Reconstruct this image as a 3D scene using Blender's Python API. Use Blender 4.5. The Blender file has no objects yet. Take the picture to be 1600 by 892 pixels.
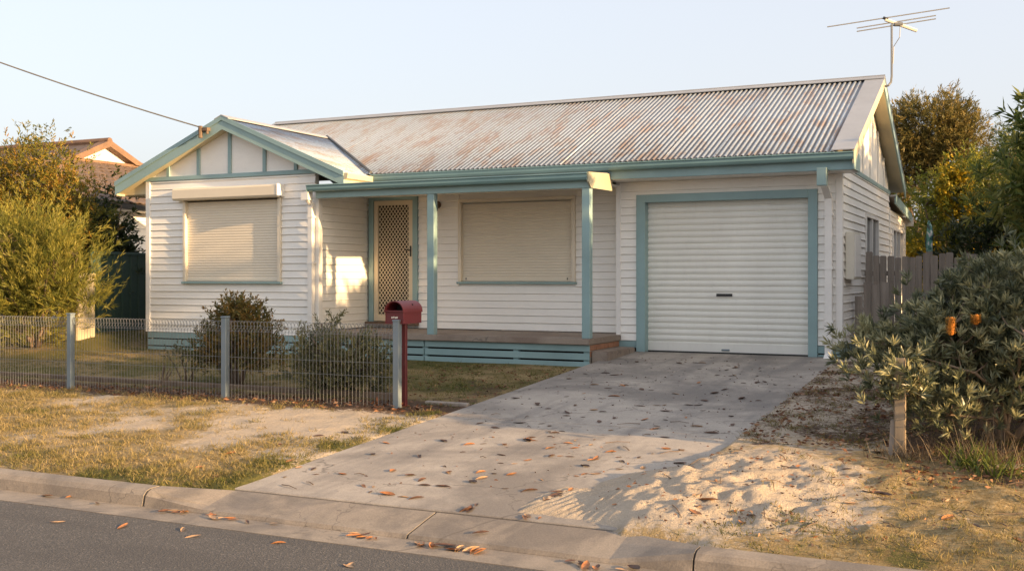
import bpy, bmesh, math, random
import numpy as np
from mathutils import Vector, noise as mnoise

R = math.radians
random.seed(7)
rng = np.random.default_rng(7)
scene = bpy.context.scene
COL = scene.collection

# ------------------------------------------------------------------ camera, sky, sun, exposure
CAM_Z = 1.6
cam_d = bpy.data.cameras.new("camera")
cam = bpy.data.objects.new("camera", cam_d)
COL.objects.link(cam)
cam.location = (0, 0, CAM_Z)
cam.rotation_euler = (R(90), 0, R(25.6))
cam_d.sensor_width = 36
cam_d.lens = 1670 / 1600 * 36
cam_d.shift_y = -13 / 1600
cam_d.clip_start = 0.1
cam_d.clip_end = 2000
scene.camera = cam

SUN_EL = R(11.0)
SUN_AZ = math.atan2(1.0, -0.11)          # compass style: x = sin, y = cos
sun_dir = Vector((math.sin(SUN_AZ) * math.cos(SUN_EL), math.cos(SUN_AZ) * math.cos(SUN_EL), math.sin(SUN_EL)))
world = bpy.data.worlds.new("World")
scene.world = world
world.use_nodes = True
wn = world.node_tree
bg = wn.nodes["Background"]
sky = wn.nodes.new("ShaderNodeTexSky")
sky.sky_type = 'NISHITA'
sky.sun_disc = False
sky.sun_elevation = SUN_EL
sky.sun_rotation = SUN_AZ
sky.altitude = 0
sky.air_density = 1.0
sky.dust_density = 5.0
sky.ozone_density = 1.0
# a thin even veil of high cloud pales the clear sky
veil = wn.nodes.new("ShaderNodeMix")
veil.data_type = 'RGBA'
veil.inputs[0].default_value = 0.50
veil.inputs[7].default_value = (4.6, 4.6, 4.95, 1)
wn.links.new(sky.outputs[0], veil.inputs[6])
wn.links.new(veil.outputs[2], bg.inputs[0])
bg.inputs[1].default_value = 0.099
sun_d = bpy.data.lights.new("sun", 'SUN')
sun_d.energy = 4.4
sun_d.color = (1.0, 0.66, 0.33)
sun_d.angle = R(0.6)
sun = bpy.data.objects.new("sun", sun_d)
COL.objects.link(sun)
sun.location = (20, -5, 12)
sun.rotation_euler = sun_dir.to_track_quat('Z', 'Y').to_euler()
vs = scene.view_settings
vs.view_transform = 'Standard'
vs.look = 'None'
vs.gamma = 1
vs.use_curve_mapping = False
vs.exposure = 1.47

# ------------------------------------------------------------------ materials
def new_mat(name):
    m = bpy.data.materials.new(name)
    m.use_nodes = True
    nt = m.node_tree
    b = nt.nodes["Principled BSDF"]
    return m, nt, b

def N(nt, t, **kw):
    n = nt.nodes.new(t)
    for k, v in kw.items():
        setattr(n, k, v)
    return n

def noise_tex(nt, vec, scale, detail=4, rough=0.6, dist=0.0):
    n = N(nt, "ShaderNodeTexNoise")
    n.inputs["Scale"].default_value = scale
    n.inputs["Detail"].default_value = detail
    n.inputs["Roughness"].default_value = rough
    n.inputs["Distortion"].default_value = dist
    if vec is not None:
        nt.links.new(vec, n.inputs["Vector"])
    return n.outputs["Fac"]

def ramp(nt, fac, stops):
    r = N(nt, "ShaderNodeValToRGB")
    el = r.color_ramp.elements
    while len(el) < len(stops):
        el.new(0.5)
    for e, (p, c) in zip(el, stops):
        e.position = p
        e.color = (*c, 1) if len(c) == 3 else c
    nt.links.new(fac, r.inputs[0])
    return r.outputs[0]

def mix(nt, fac, a, b, mode='MIX'):
    m = N(nt, "ShaderNodeMix", data_type='RGBA', blend_type=mode)
    for s, v in ((0, fac), (6, a), (7, b)):
        if hasattr(v, "links"):
            nt.links.new(v, m.inputs[s])
        elif isinstance(v, (int, float)):
            m.inputs[s].default_value = v
        else:
            m.inputs[s].default_value = (*v, 1)
    return m.outputs[2]

def math_n(nt, op, a, b=None):
    m = N(nt, "ShaderNodeMath", operation=op)
    for s, v in ((0, a), (1, b)):
        if v is None:
            continue
        if hasattr(v, "links"):
            nt.links.new(v, m.inputs[s])
        else:
            m.inputs[s].default_value = v
    return m.outputs[0]

def bump(nt, b, h, strength, dist):
    n = N(nt, "ShaderNodeBump")
    n.inputs["Strength"].default_value = strength
    n.inputs["Distance"].default_value = dist
    nt.links.new(h, n.inputs["Height"])
    nt.links.new(n.outputs[0], b.inputs["Normal"])

def gvec(nt, scale=(1, 1, 1)):
    g = N(nt, "ShaderNodeNewGeometry")
    m = N(nt, "ShaderNodeMapping")
    m.inputs["Scale"].default_value = scale
    nt.links.new(g.outputs["Position"], m.inputs[0])
    return m.outputs[0]

def paint(name, col, rough=0.5, var=0.12, dirt=0.15, scale=(1, 1, 1), dirt_col=(0.30, 0.25, 0.19), metal=0.0, bmp=0.12):
    m, nt, b = new_mat(name)
    v = gvec(nt, scale)
    f1 = noise_tex(nt, v, 1.7, 5)
    f2 = noise_tex(nt, v, 14.0, 5, 0.7)
    dk = tuple(c * (1 - var) for c in col)
    lt = tuple(min(1, c * (1 + var * 0.5)) for c in col)
    c1 = ramp(nt, f1, [(0.3, dk), (0.7, lt)])
    d = ramp(nt, f2, [(0.52, (0, 0, 0)), (0.8, (dirt,) * 3)])
    c2 = mix(nt, d, c1, dirt_col)
    nt.links.new(c2, b.inputs["Base Color"])
    b.inputs["Roughness"].default_value = rough
    b.inputs["Metallic"].default_value = metal
    if bmp: bump(nt, b, f2, bmp, 0.004)
    return m

M = {}
M['board'] = paint('cream_weatherboard_paint', (0.89, 0.855, 0.79), 0.45, 0.06, 0.10, (0.6, 0.6, 1.5))
M['trim_white'] = paint('white_trim_paint', (0.82, 0.79, 0.74), 0.45, 0.06, 0.12)
M['cream'] = paint('cream_sunlit_eave', (0.56, 0.49, 0.33), 0.5, 0.08, 0.10)  # eave cream with the low sun's yellow put into it
M['cream_sunlit'] = paint('sunlit_end_board_colour', (0.40, 0.375, 0.27), 0.6, 0.12, 0.25)  # teal end board given a cream that carries the sun's glow
M['teal'] = paint('teal_trim_paint', (0.26, 0.385, 0.39), 0.42, 0.15, 0.10)
M['teal_light'] = paint('pale_teal_barge_paint', (0.28, 0.40, 0.385), 0.45, 0.12, 0.14)
M['teal_gutter'] = paint('teal_gutter_enamel', (0.175, 0.29, 0.29), 0.35, 0.12, 0.10)
M['shutter'] = paint('beige_shutter_enamel', (0.74, 0.655, 0.52), 0.42, 0.05, 0.05, bmp=0)
M['door_cream'] = paint('cream_door_enamel', (0.66, 0.56, 0.40), 0.4, 0.06, 0.05)
M['roller'] = paint('pale_roller_door_enamel', (0.82, 0.80, 0.73), 0.38, 0.06, 0.10, (1, 1, .4), bmp=0)
M['dark'] = paint('dark_interior', (0.035, 0.026, 0.02), 0.7, 0.2, 0.0)
M['black'] = paint('black_plastic', (0.02, 0.02, 0.02), 0.4, 0.2, 0.0)
M['red'] = paint('red_mailbox_enamel', (0.17, 0.026, 0.028), 0.45, 0.15, 0.10, dirt_col=(0.16, 0.05, 0.04))
M['red_dark'] = paint('dark_red_mailbox_enamel', (0.12, 0.018, 0.02), 0.4, 0.15, 0.10)
M['galv'] = paint('galvanised_steel', (0.20, 0.245, 0.275), 0.5, 0.15, 0.2, metal=0.25, dirt_col=(0.3, 0.27, 0.22))
M['wire'] = paint('galvanised_wire', (0.24, 0.24, 0.235), 0.5, 0.1, 0.2, metal=0.2)
M['alu'] = paint('dull_aluminium', (0.22, 0.225, 0.23), 0.4, 0.1, 0.1, metal=0.5)
M['wood_sill'] = paint('weathered_brown_timber', (0.15, 0.095, 0.06), 0.7, 0.3, 0.3, (6, 1, 1))
M['brick'] = paint('orange_clay_brick', (0.36, 0.17, 0.095), 0.85, 0.25, 0.3, (5, 5, 5))
M['mortar'] = paint('grey_mortar', (0.33, 0.30, 0.26), 0.9, 0.1, 0.2)
M['green_steel'] = paint('dark_green_steel', (0.028, 0.062, 0.050), 0.45, 0.12, 0.06)
M['render_wall'] = paint('cream_render', (0.42, 0.36, 0.25), 0.85, 0.12, 0.25)
M['tile'] = paint('brown_roof_tile', (0.125, 0.088, 0.070), 0.75, 0.35, 0.35, (3, 3, 3), dirt_col=(0.25, 0.20, 0.16))
M['tile_ridge'] = paint('orange_brown_ridge_tile', (0.20, 0.115, 0.07), 0.75, 0.3, 0.3, (3, 3, 3))
M['paling'] = paint('grey_weathered_paling', (0.30, 0.255, 0.215), 0.85, 0.35, 0.4, (9, 9, 0.7), dirt_col=(0.10, 0.08, 0.065))
M['post_wood'] = paint('pale_weathered_post', (0.30, 0.235, 0.165), 0.85, 0.3, 0.4, (9, 9, 0.8))
M['bark'] = paint('grey_brown_bark', (0.16, 0.11, 0.075), 0.9, 0.35, 0.4, (8, 8, 3), dirt_col=(0.06, 0.045, 0.03))
M['bark_pale'] = paint('pale_branch_bark', (0.27, 0.19, 0.125), 0.9, 0.3, 0.4, (8, 8, 3), dirt_col=(0.10, 0.07, 0.05))
M['glass'] = paint('dark_window_glass', (0.05, 0.05, 0.045), 0.12, 0.1, 0.0)
M['plastic_white'] = paint('white_plastic', (0.72, 0.68, 0.58), 0.4, 0.05, 0.1)
m_, nt_, b_ = new_mat('green_white_cloth')
nt_.links.new(ramp(nt_, noise_tex(nt_, gvec(nt_, (9, 9, 6)), 1.6, 2), [(0.38, (0.03, 0.05, 0.06)), (0.46, (0.08, 0.22, 0.18)), (0.55, (0.12, 0.30, 0.25)), (0.60, (0.6, 0.6, 0.6))]), b_.inputs["Base Color"])
M['cloth'] = m_
M['flower'] = paint('orange_flower', (0.50, 0.17, 0.015), 0.85, 0.3, 0.6, (40, 40, 40), dirt_col=(0.26, 0.07, 0.01))

def leaf_mat(name, cols, rough=0.5, transl=0.35, spec=0.3):
    m, nt, b = new_mat(name)
    a = N(nt, "ShaderNodeAttribute", attribute_name="tint")
    n = len(cols)
    c = ramp(nt, a.outputs["Fac"], [(i / (n - 1), k) for i, k in enumerate(cols)])
    nt.links.new(c, b.inputs["Base Color"])
    b.inputs["Roughness"].default_value = rough
    b.inputs["Specular IOR Level"].default_value = spec
    t = N(nt, "ShaderNodeBsdfTranslucent")
    nt.links.new(c, t.inputs[0])
    ms = N(nt, "ShaderNodeMixShader")
    ms.inputs[0].default_value = transl
    nt.links.new(b.outputs[0], ms.inputs[1])
    nt.links.new(t.outputs[0], ms.inputs[2])
    nt.links.new(ms.outputs[0], nt.nodes["Material Output"].inputs[0])
    return m

LEAF = {}
LEAF['gold'] = leaf_mat('olive_gold_leaf', [(0.040, 0.055, 0.012), (0.13, 0.14, 0.024), (0.26, 0.20, 0.03), (0.32, 0.165, 0.025)])
LEAF['feather'] = leaf_mat('yellow_green_needle', [(0.055, 0.070, 0.014), (0.17, 0.175, 0.032), (0.33, 0.28, 0.055)], transl=0.4)
LEAF['dark'] = leaf_mat('dark_green_leaf', [(0.016, 0.028, 0.012), (0.040, 0.056, 0.020), (0.085, 0.085, 0.028)], transl=0.25)
LEAF['casuarina'] = leaf_mat('olive_brown_needle', [(0.040, 0.046, 0.016), (0.15, 0.13, 0.036), (0.29, 0.21, 0.06)], transl=0.3)
LEAF['green'] = leaf_mat('mid_green_leaf', [(0.032, 0.060, 0.016), (0.10, 0.135, 0.030), (0.25, 0.24, 0.06)], transl=0.35)
LEAF['limegreen'] = leaf_mat('yellow_green_leaf', [(0.06, 0.095, 0.016), (0.18, 0.20, 0.03), (0.36, 0.31, 0.045)], transl=0.45)
LEAF['wattle'] = leaf_mat('yellow_wattle_bloom', [(0.22, 0.20, 0.02), (0.46, 0.33, 0.02), (0.58, 0.39, 0.03)], transl=0.35)
LEAF['banksia'] = leaf_mat('grey_green_leaf', [(0.028, 0.040, 0.022), (0.065, 0.082, 0.044), (0.14, 0.155, 0.085), (0.36, 0.34, 0.18)], rough=0.42, transl=0.25, spec=0.5)
LEAF['shrubA'] = leaf_mat('olive_russet_leaf', [(0.050, 0.055, 0.018), (0.13, 0.125, 0.038), (0.25, 0.15, 0.04)], transl=0.3)
LEAF['shrubB'] = leaf_mat('grey_olive_leaf', [(0.065, 0.072, 0.038), (0.15, 0.155, 0.08), (0.25, 0.22, 0.085)], transl=0.25)
LEAF['spike'] = leaf_mat('orange_flower_styles', [(0.16, 0.075, 0.014), (0.32, 0.16, 0.025), (0.38, 0.24, 0.05)], transl=0.2)
LEAF['strap'] = leaf_mat('fresh_green_strap', [(0.05, 0.075, 0.018), (0.115, 0.15, 0.03), (0.20, 0.20, 0.05)], transl=0.35)
LEAF['grass'] = leaf_mat('grass_blade', [(0.060, 0.075, 0.018), (0.145, 0.135, 0.040), (0.27, 0.205, 0.085), (0.38, 0.29, 0.15)], transl=0.3, spec=0.2)
LEAF['straw'] = leaf_mat('dry_weed_stalk', [(0.09, 0.065, 0.04), (0.17, 0.13, 0.085), (0.26, 0.20, 0.13)], transl=0.2, spec=0.1)
LEAF['litter'] = leaf_mat('brown_leaf_litter', [(0.055, 0.028, 0.018), (0.15, 0.065, 0.035), (0.26, 0.13, 0.07), (0.33, 0.20, 0.12)], transl=0.1, spec=0.2)

def dead_leaf_mat(name, a, b_):
    m, nt, b = new_mat(name)
    v = gvec(nt)
    f = noise_tex(nt, v, 40, 3)
    c = ramp(nt, f, [(0.35, a), (0.65, b_)])
    nt.links.new(c, b.inputs["Base Color"])
    b.inputs["Roughness"].default_value = 0.6
    return m
DEAD = [dead_leaf_mat('dark_brown_dead_leaf', (0.055, 0.028, 0.018), (0.13, 0.060, 0.032)),
        dead_leaf_mat('orange_dead_leaf', (0.27, 0.095, 0.028), (0.44, 0.19, 0.06)),
        dead_leaf_mat('tan_dead_leaf', (0.30, 0.17, 0.085), (0.42, 0.27, 0.15))]

def roof_metal(name, ax):
    m, nt, b = new_mat(name)
    v = gvec(nt)
    # sheets rust in streaks running down the slope
    vs_ = gvec(nt, (1.1, 0.36, 0.36))
    f1 = noise_tex(nt, vs_, 3.1, 7, 0.68, 0.2)
    f2 = noise_tex(nt, vs_, 9.0, 5, 0.7)
    f3 = noise_tex(nt, v, 34.0, 3, 0.6)
    base = ramp(nt, f3, [(0.3, (0.34, 0.385, 0.425)), (0.7, (0.48, 0.53, 0.575))])
    s = math_n(nt, 'ADD', math_n(nt, 'MULTIPLY', f1, 0.72), math_n(nt, 'MULTIPLY', f2, 0.38))
    rust = ramp(nt, s, [(0.54, (0, 0, 0)), (0.59, (0.36,) * 3), (0.68, (0.78,) * 3)])
    rc = ramp(nt, f2, [(0.3, (0.15, 0.082, 0.050)), (0.7, (0.33, 0.225, 0.155))])
    c = mix(nt, rust, base, rc)
    spots = noise_tex(nt, gvec(nt, (1, 0.5, 0.5)), 17, 2, 0.5)
    sp = ramp(nt, spots, [(0.68, (0, 0, 0)), (0.74, (0.7,) * 3)])
    c = mix(nt, sp, c, (0.17, 0.11, 0.08))
    g = N(nt, "ShaderNodeNewGeometry"); sx = N(nt, "ShaderNodeSeparateXYZ")
    nt.links.new(g.outputs["Position"], sx.inputs[0])
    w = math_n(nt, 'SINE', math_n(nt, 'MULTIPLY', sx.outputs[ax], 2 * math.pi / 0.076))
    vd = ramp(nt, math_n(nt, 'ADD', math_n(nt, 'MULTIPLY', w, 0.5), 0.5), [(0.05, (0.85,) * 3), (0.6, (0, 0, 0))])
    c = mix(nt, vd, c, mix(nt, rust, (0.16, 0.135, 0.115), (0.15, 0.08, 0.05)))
    nt.links.new(c, b.inputs["Base Color"])
    b.inputs["Roughness"].default_value = 0.42
    mt = math_n(nt, 'MULTIPLY', math_n(nt, 'SUBTRACT', 1.0, rust), 0.35)
    nt.links.new(mt, b.inputs["Metallic"])
    return m
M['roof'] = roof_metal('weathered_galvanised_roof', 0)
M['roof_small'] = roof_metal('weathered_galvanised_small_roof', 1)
M['flashing'] = paint('galvanised_flashing', (0.40, 0.40, 0.40), 0.45, 0.12, 0.25, metal=0.25)
M['lead'] = paint('dark_valley_flashing', (0.10, 0.10, 0.10), 0.6, 0.2, 0.2)

def concrete(name, a, b_, stain=(0.12, 0.105, 0.095), amount=0.6, agg=0.25, sc=0.55, marks=0.0):
    m, nt, b = new_mat(name)
    v = gvec(nt)
    f0 = noise_tex(nt, v, sc, 6, 0.62, 0.6)
    f1 = noise_tex(nt, v, 3.5, 6, 0.7)
    f2 = noise_tex(nt, v, 90, 3, 0.7)
    c = ramp(nt, f1, [(0.3, a), (0.7, b_)])
    st = ramp(nt, f0, [(0.45, (0, 0, 0)), (0.60, (amount,) * 3)])
    c = mix(nt, st, c, stain)
    fm = noise_tex(nt, gvec(nt, (2.2, 0.35, 1)), 1.3, 5, 0.65, 0.3)
    c = mix(nt, ramp(nt, fm, [(0.50, (0, 0, 0)), (0.68, (marks,) * 3)]), c, (0.16, 0.145, 0.135))
    fd = noise_tex(nt, v, 6.5, 3, 0.6, 1.2)
    c = mix(nt, ramp(nt, fd, [(0.62, (0, 0, 0)), (0.72, (marks,) * 3)]), c, (0.20, 0.165, 0.135))
    fl = ramp(nt, f2, [(0.3, (1 - agg,) * 3), (0.7, (1.0 + agg * 0.3,) * 3)])
    c = mix(nt, 1.0, c, fl, 'MULTIPLY')
    cr = N(nt, "ShaderNodeTexVoronoi", feature='DISTANCE_TO_EDGE')
    cr.inputs["Scale"].default_value = 0.55
    wv = noise_tex(nt, v, 2.0, 4)
    add = N(nt, "ShaderNodeVectorMath", operation='ADD')
    nt.links.new(v, add.inputs[0]); nt.links.new(wv, add.inputs[1])
    nt.links.new(add.outputs[0], cr.inputs["Vector"])
    ck = ramp(nt, cr.outputs[0], [(0.0, (0.75,) * 3), (0.006, (0, 0, 0))])
    c = mix(nt, ck, c, (0.10, 0.085, 0.07))
    nt.links.new(c, b.inputs["Base Color"])
    b.inputs["Roughness"].default_value = 0.85
    hh = math_n(nt, 'ADD', math_n(nt, 'MULTIPLY', f2, 0.5), f1)
    bump(nt, b, hh, 0.35, 0.008)
    return m
M['concrete'] = concrete('stained_driveway_concrete', (0.36, 0.315, 0.27), (0.47, 0.405, 0.335), amount=0.65, marks=0.6)
M['kerb'] = concrete('weathered_kerb_concrete', (0.24, 0.20, 0.16), (0.35, 0.29, 0.23), amount=0.6, sc=2.2, marks=0.4)
M['slab'] = concrete('porch_concrete', (0.27, 0.215, 0.17), (0.35, 0.285, 0.23), stain=(0.16, 0.10, 0.075), amount=0.5, sc=1.2)

def asphalt():
    m, nt, b = new_mat('worn_asphalt')
    v = gvec(nt)
    f1 = noise_tex(nt, v, 1.2, 5)
    vo = N(nt, "ShaderNodeTexVoronoi")
    vo.inputs["Scale"].default_value = 95
    nt.links.new(v, vo.inputs["Vector"])
    c = ramp(nt, vo.outputs["Color"], [(0.0, (0.050, 0.046, 0.043)), (0.75, (0.095, 0.087, 0.080)), (1.0, (0.21, 0.185, 0.16))])
    c = mix(nt, ramp(nt, f1, [(0.35, (0, 0, 0)), (0.75, (0.4,) * 3)]), c, (0.115, 0.10, 0.088))
    f4 = noise_tex(nt, gvec(nt, (.35, 1.6, 1)), 1.1, 4, 0.6, .5)
    c = mix(nt, ramp(nt, f4, [(0.48, (0, 0, 0)), (0.64, (0.45,) * 3)]), c, (0.060, 0.054, 0.050))
    f5 = noise_tex(nt, v, 28, 2, 0.6)
    c = mix(nt, ramp(nt, f5, [(0.70, (0, 0, 0)), (0.76, (0.5,) * 3)]), c, (0.22, 0.17, 0.125))
    nt.links.new(c, b.inputs["Base Color"])
    b.inputs["Roughness"].default_value = 0.85
    bump(nt, b, vo.outputs["Distance"], 0.6, 0.006)
    return m
M['asphalt'] = asphalt()

def ground_mat():
    m, nt, b = new_mat('sand_grass_litter_ground')
    v = gvec(nt)
    at = N(nt, "ShaderNodeAttribute", attribute_name="cover")
    sp = N(nt, "ShaderNodeSeparateColor")
    nt.links.new(at.outputs["Color"], sp.inputs[0])
    f1 = noise_tex(nt, v, 3.0, 6, 0.7)
    f2 = noise_tex(nt, v, 22, 5, 0.75)
    f3 = noise_tex(nt, v, 110, 3, 0.7)
    sand = ramp(nt, f3, [(0.25, (0.40, 0.325, 0.245)), (0.7, (0.57, 0.475, 0.37))])
    sand = mix(nt, ramp(nt, f1, [(0.45, (0, 0, 0)), (0.7, (.35,) * 3)]), sand, (0.30, 0.225, 0.15))
    dry = ramp(nt, f2, [(0.3, (0.15, 0.105, 0.048)), (0.5, (0.29, 0.21, 0.10)), (0.70, (0.45, 0.35, 0.21))])
    grn = ramp(nt, f2, [(0.3, (0.055, 0.058, 0.018)), (0.7, (0.15, 0.135, 0.045))])
    lit = ramp(nt, f3, [(0.3, (0.055, 0.034, 0.023)), (0.55, (0.115, 0.072, 0.046)), (0.75, (0.22, 0.15, 0.10))])
    def thr(ch):
        s = math_n(nt, 'ADD', ch, math_n(nt, 'MULTIPLY', math_n(nt, 'SUBTRACT', f2, 0.5), 1.5))
        return ramp(nt, s, [(0.35, (0, 0, 0)), (0.62, (1, 1, 1))])
    c = mix(nt, thr(sp.outputs[1]), sand, dry)
    c = mix(nt, thr(sp.outputs[0]), c, grn)
    c = mix(nt, thr(sp.outputs[2]), c, lit)
    nt.links.new(c, b.inputs["Base Color"])
    b.inputs["Roughness"].default_value = 0.95
    b.inputs["Specular IOR Level"].default_value = 0.15
    bump(nt, b, math_n(nt, 'ADD', f2, math_n(nt, 'MULTIPLY', f3, 0.35)), 0.9, 0.035)
    return m
M['ground'] = ground_mat()

# ------------------------------------------------------------------ builders
def offset_of(p):
    o = Vector((0, 0, 0))
    while p is not None:
        o += p.location
        p = p.parent
    return o

def tag(o, label=None, cat=None, group=None, kind=None):
    if label: o["label"] = label
    if cat: o["category"] = cat
    if group: o["group"] = group
    if kind: o["kind"] = kind
    return o

def empty(name, loc, label, cat, group=None):
    o = bpy.data.objects.new(name, None)
    o.empty_display_size = 0.2
    o.location = loc
    COL.objects.link(o)
    return tag(o, label, cat, group)

class MB:
    """Collects shapes in world coordinates, links them as one mesh object."""
    def __init__(s):
        s.v, s.f, s.tint = [], [], None
    def add(s, vs, fs):
        b = len(s.v)
        s.v += [tuple(p) for p in vs]
        s.f += [tuple(i + b for i in f) for f in fs]
        return s
    def box(s, x0, x1, y0, y1, z0, z1):
        return s.add([(x0, y0, z0), (x1, y0, z0), (x1, y1, z0), (x0, y1, z0), (x0, y0, z1), (x1, y0, z1), (x1, y1, z1), (x0, y1, z1)],
                     [(0, 3, 2, 1), (4, 5, 6, 7), (0, 1, 5, 4), (1, 2, 6, 5), (2, 3, 7, 6), (3, 0, 4, 7)])
    def prism(s, prof, a, b):
        """prof: list of 3d points (a loop) ; extruded from offset vector a to b."""
        n = len(prof)
        A, B = Vector(a), Vector(b)
        vs_ = [Vector(p) + A for p in prof] + [Vector(p) + B for p in prof]
        fs = [tuple(range(n))[::-1], tuple(range(n, 2 * n))] + [(i, (i + 1) % n, n + (i + 1) % n, n + i) for i in range(n)]
        return s.add(vs_, fs)
    def tube(s, path, rad, n=6, caps=True):
        path = [Vector(p) for p in path]
        if not isinstance(rad, (list, tuple)):
            rad = [rad] * len(path)
        rings = []
        prev = None
        for i, p in enumerate(path):
            d = (path[min(i + 1, len(path) - 1)] - path[max(i - 1, 0)])
            if d.length < 1e-9: d = Vector((0, 0, 1))
            d.normalize()
            if prev is None:
                u = d.orthogonal().normalized()
            else:
                u = prev - d * prev.dot(d)
                u = u.normalized() if u.length > 1e-6 else d.orthogonal().normalized()
            prev = u
            w = d.cross(u)
            rings.append([p + (u * math.cos(2 * math.pi * k / n) + w * math.sin(2 * math.pi * k / n)) * rad[i] for k in range(n)])
        vs_ = [q for r in rings for q in r]
        fs = []
        for i in range(len(rings) - 1):
            for k in range(n):
                a = i * n + k; b = i * n + (k + 1) % n
                fs.append((a, b, b + n, a + n))
        if caps:
            fs.append(tuple(range(n))[::-1])
            fs.append(tuple(range((len(rings) - 1) * n, len(rings) * n)))
        return s.add(vs_, fs)
    def slope_slab(s, x0, x1, ya, za, yb, zb, t, up=0.0):
        """slab following a slope along y, thickness t below the line (raised by up)."""
        return s.prism([(0, ya, za + up), (0, yb, zb + up), (0, yb, zb + up - t), (0, ya, za + up - t)], (x0, 0, 0), (x1, 0, 0))
    def build(s, name, m, parent=None, label=None, kind=None, smooth=False):
        off = offset_of(parent)
        me = bpy.data.meshes.new(name)
        me.from_pydata([(x - off.x, y - off.y, z - off.z) for x, y, z in s.v], [], s.f)
        bm = bmesh.new(); bm.from_mesh(me)
        bmesh.ops.recalc_face_normals(bm, faces=bm.faces)
        bm.to_mesh(me); bm.free()
        if smooth:
            me.polygons.foreach_set("use_smooth", [True] * len(me.polygons))
        me.materials.append(m)
        o = bpy.data.objects.new(name, me)
        COL.objects.link(o)
        if parent: o.parent = parent
        return tag(o, label, None, None, kind)

def bevel(o, w=0.006, seg=2):
    me = o.data
    bm = bmesh.new(); bm.from_mesh(me)
    bmesh.ops.bevel(bm, geom=list(bm.edges), offset=w, segments=seg, affect='EDGES', clamp_overlap=True)
    bm.to_mesh(me); bm.free()
    return o

def mesh_np(name, V, F, m, parent=None, tint=None, kind=None, label=None):
    """V (n,3) world coords, F (k,4) or (k,3) indices."""
    off = offset_of(parent)
    V = np.asarray(V, dtype=np.float32) - np.array([off.x, off.y, off.z], dtype=np.float32)
    F = np.asarray(F, dtype=np.int32)
    me = bpy.data.meshes.new(name)
    me.vertices.add(len(V)); me.vertices.foreach_set("co", V.ravel())
    k = F.shape[1]
    me.loops.add(F.size); me.loops.foreach_set("vertex_index", F.ravel())
    me.polygons.add(len(F))
    me.polygons.foreach_set("loop_start", np.arange(0, F.size, k, dtype=np.int32))
    me.polygons.foreach_set("loop_total", np.full(len(F), k, dtype=np.int32))
    me.update(calc_edges=True)
    if tint is not None:
        a = me.attributes.new("tint", 'FLOAT', 'POINT')
        a.data.foreach_set("value", np.asarray(tint, dtype=np.float32))
    me.materials.append(m)
    o = bpy.data.objects.new(name, me)
    COL.objects.link(o)
    if parent: o.parent = parent
    return tag(o, label, None, None, kind)

def unit(a):
    return a / np.maximum(np.linalg.norm(a, axis=-1, keepdims=True), 1e-9)

def leaf_arrays(P, D, L, W, fold=0.25):
    """diamond leaves: P base, D direction (unit), L length, W width arrays."""
    n = len(P)
    r = unit(rng.normal(size=(n, 3)))
    S = unit(np.cross(D, r))
    U = np.cross(S, D)
    L = L[:, None]; W = W[:, None]
    v0 = P
    v1 = P + D * L * 0.5 + S * W * 0.5 + U * W * fold
    v2 = P + D * L
    v3 = P + D * L * 0.5 - S * W * 0.5 + U * W * fold
    V = np.stack([v0, v1, v2, v3], 1).reshape(-1, 3)
    F = np.arange(4 * n).reshape(n, 4)
    return V, F

def foliage_arrays(C, O, sprays, leaves, spread, out, up, rand, slen, ang, L, W, t0=0.0, droop=0.0, tint_up=0.0):
    n = len(C)
    C2 = np.repeat(C, sprays, 0); O2 = np.repeat(O, sprays, 0)
    ct = np.repeat(rng.random(n), sprays)
    B = C2 + rng.normal(size=C2.shape) * spread
    D = unit(O2 * out + np.array([0, 0, 1.0]) * up + rng.normal(size=C2.shape) * rand)
    sl = slen * rng.uniform(0.6, 1.3, len(B))
    st = np.clip(0.55 * ct + 0.45 * rng.random(len(B)), 0, 1)
    B3 = np.repeat(B, leaves, 0); D3 = np.repeat(D, leaves, 0); sl3 = np.repeat(sl, leaves)
    t = rng.uniform(t0, 1, len(B3))
    pos = B3 + D3 * (sl3 * t)[:, None]
    q = unit(np.cross(D3, rng.normal(size=D3.shape)))
    a = ang * rng.uniform(0.6, 1.3, len(B3))
    d = unit(D3 * np.cos(a)[:, None] + q * np.sin(a)[:, None] + np.array([0, 0, -droop]))
    LL = L * rng.uniform(0.6, 1.25, len(B3)); WW = W * rng.uniform(0.7, 1.25, len(B3))
    V, F = leaf_arrays(pos, d, LL, WW)
    tn = np.clip(np.repeat(st, leaves) + rng.normal(size=len(B3)) * 0.12 + tint_up * t, 0, 1)
    return V, F, np.repeat(tn, 4), B, D, sl

def lobe_points(lobes):
    Cs, Os = [], []
    for cx, cy, cz, rx, ry, rz, n in lobes:
        d = unit(rng.normal(size=(n, 3)))
        r = rng.uniform(0.45, 1.0, n) ** 0.6
        r *= 1 + 0.16 * rng.normal(size=n)
        Cs.append(np.array([cx, cy, cz]) + d * r[:, None] * np.array([rx, ry, rz]))
        Os.append(d)
    return np.concatenate(Cs), np.concatenate(Os)

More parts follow.
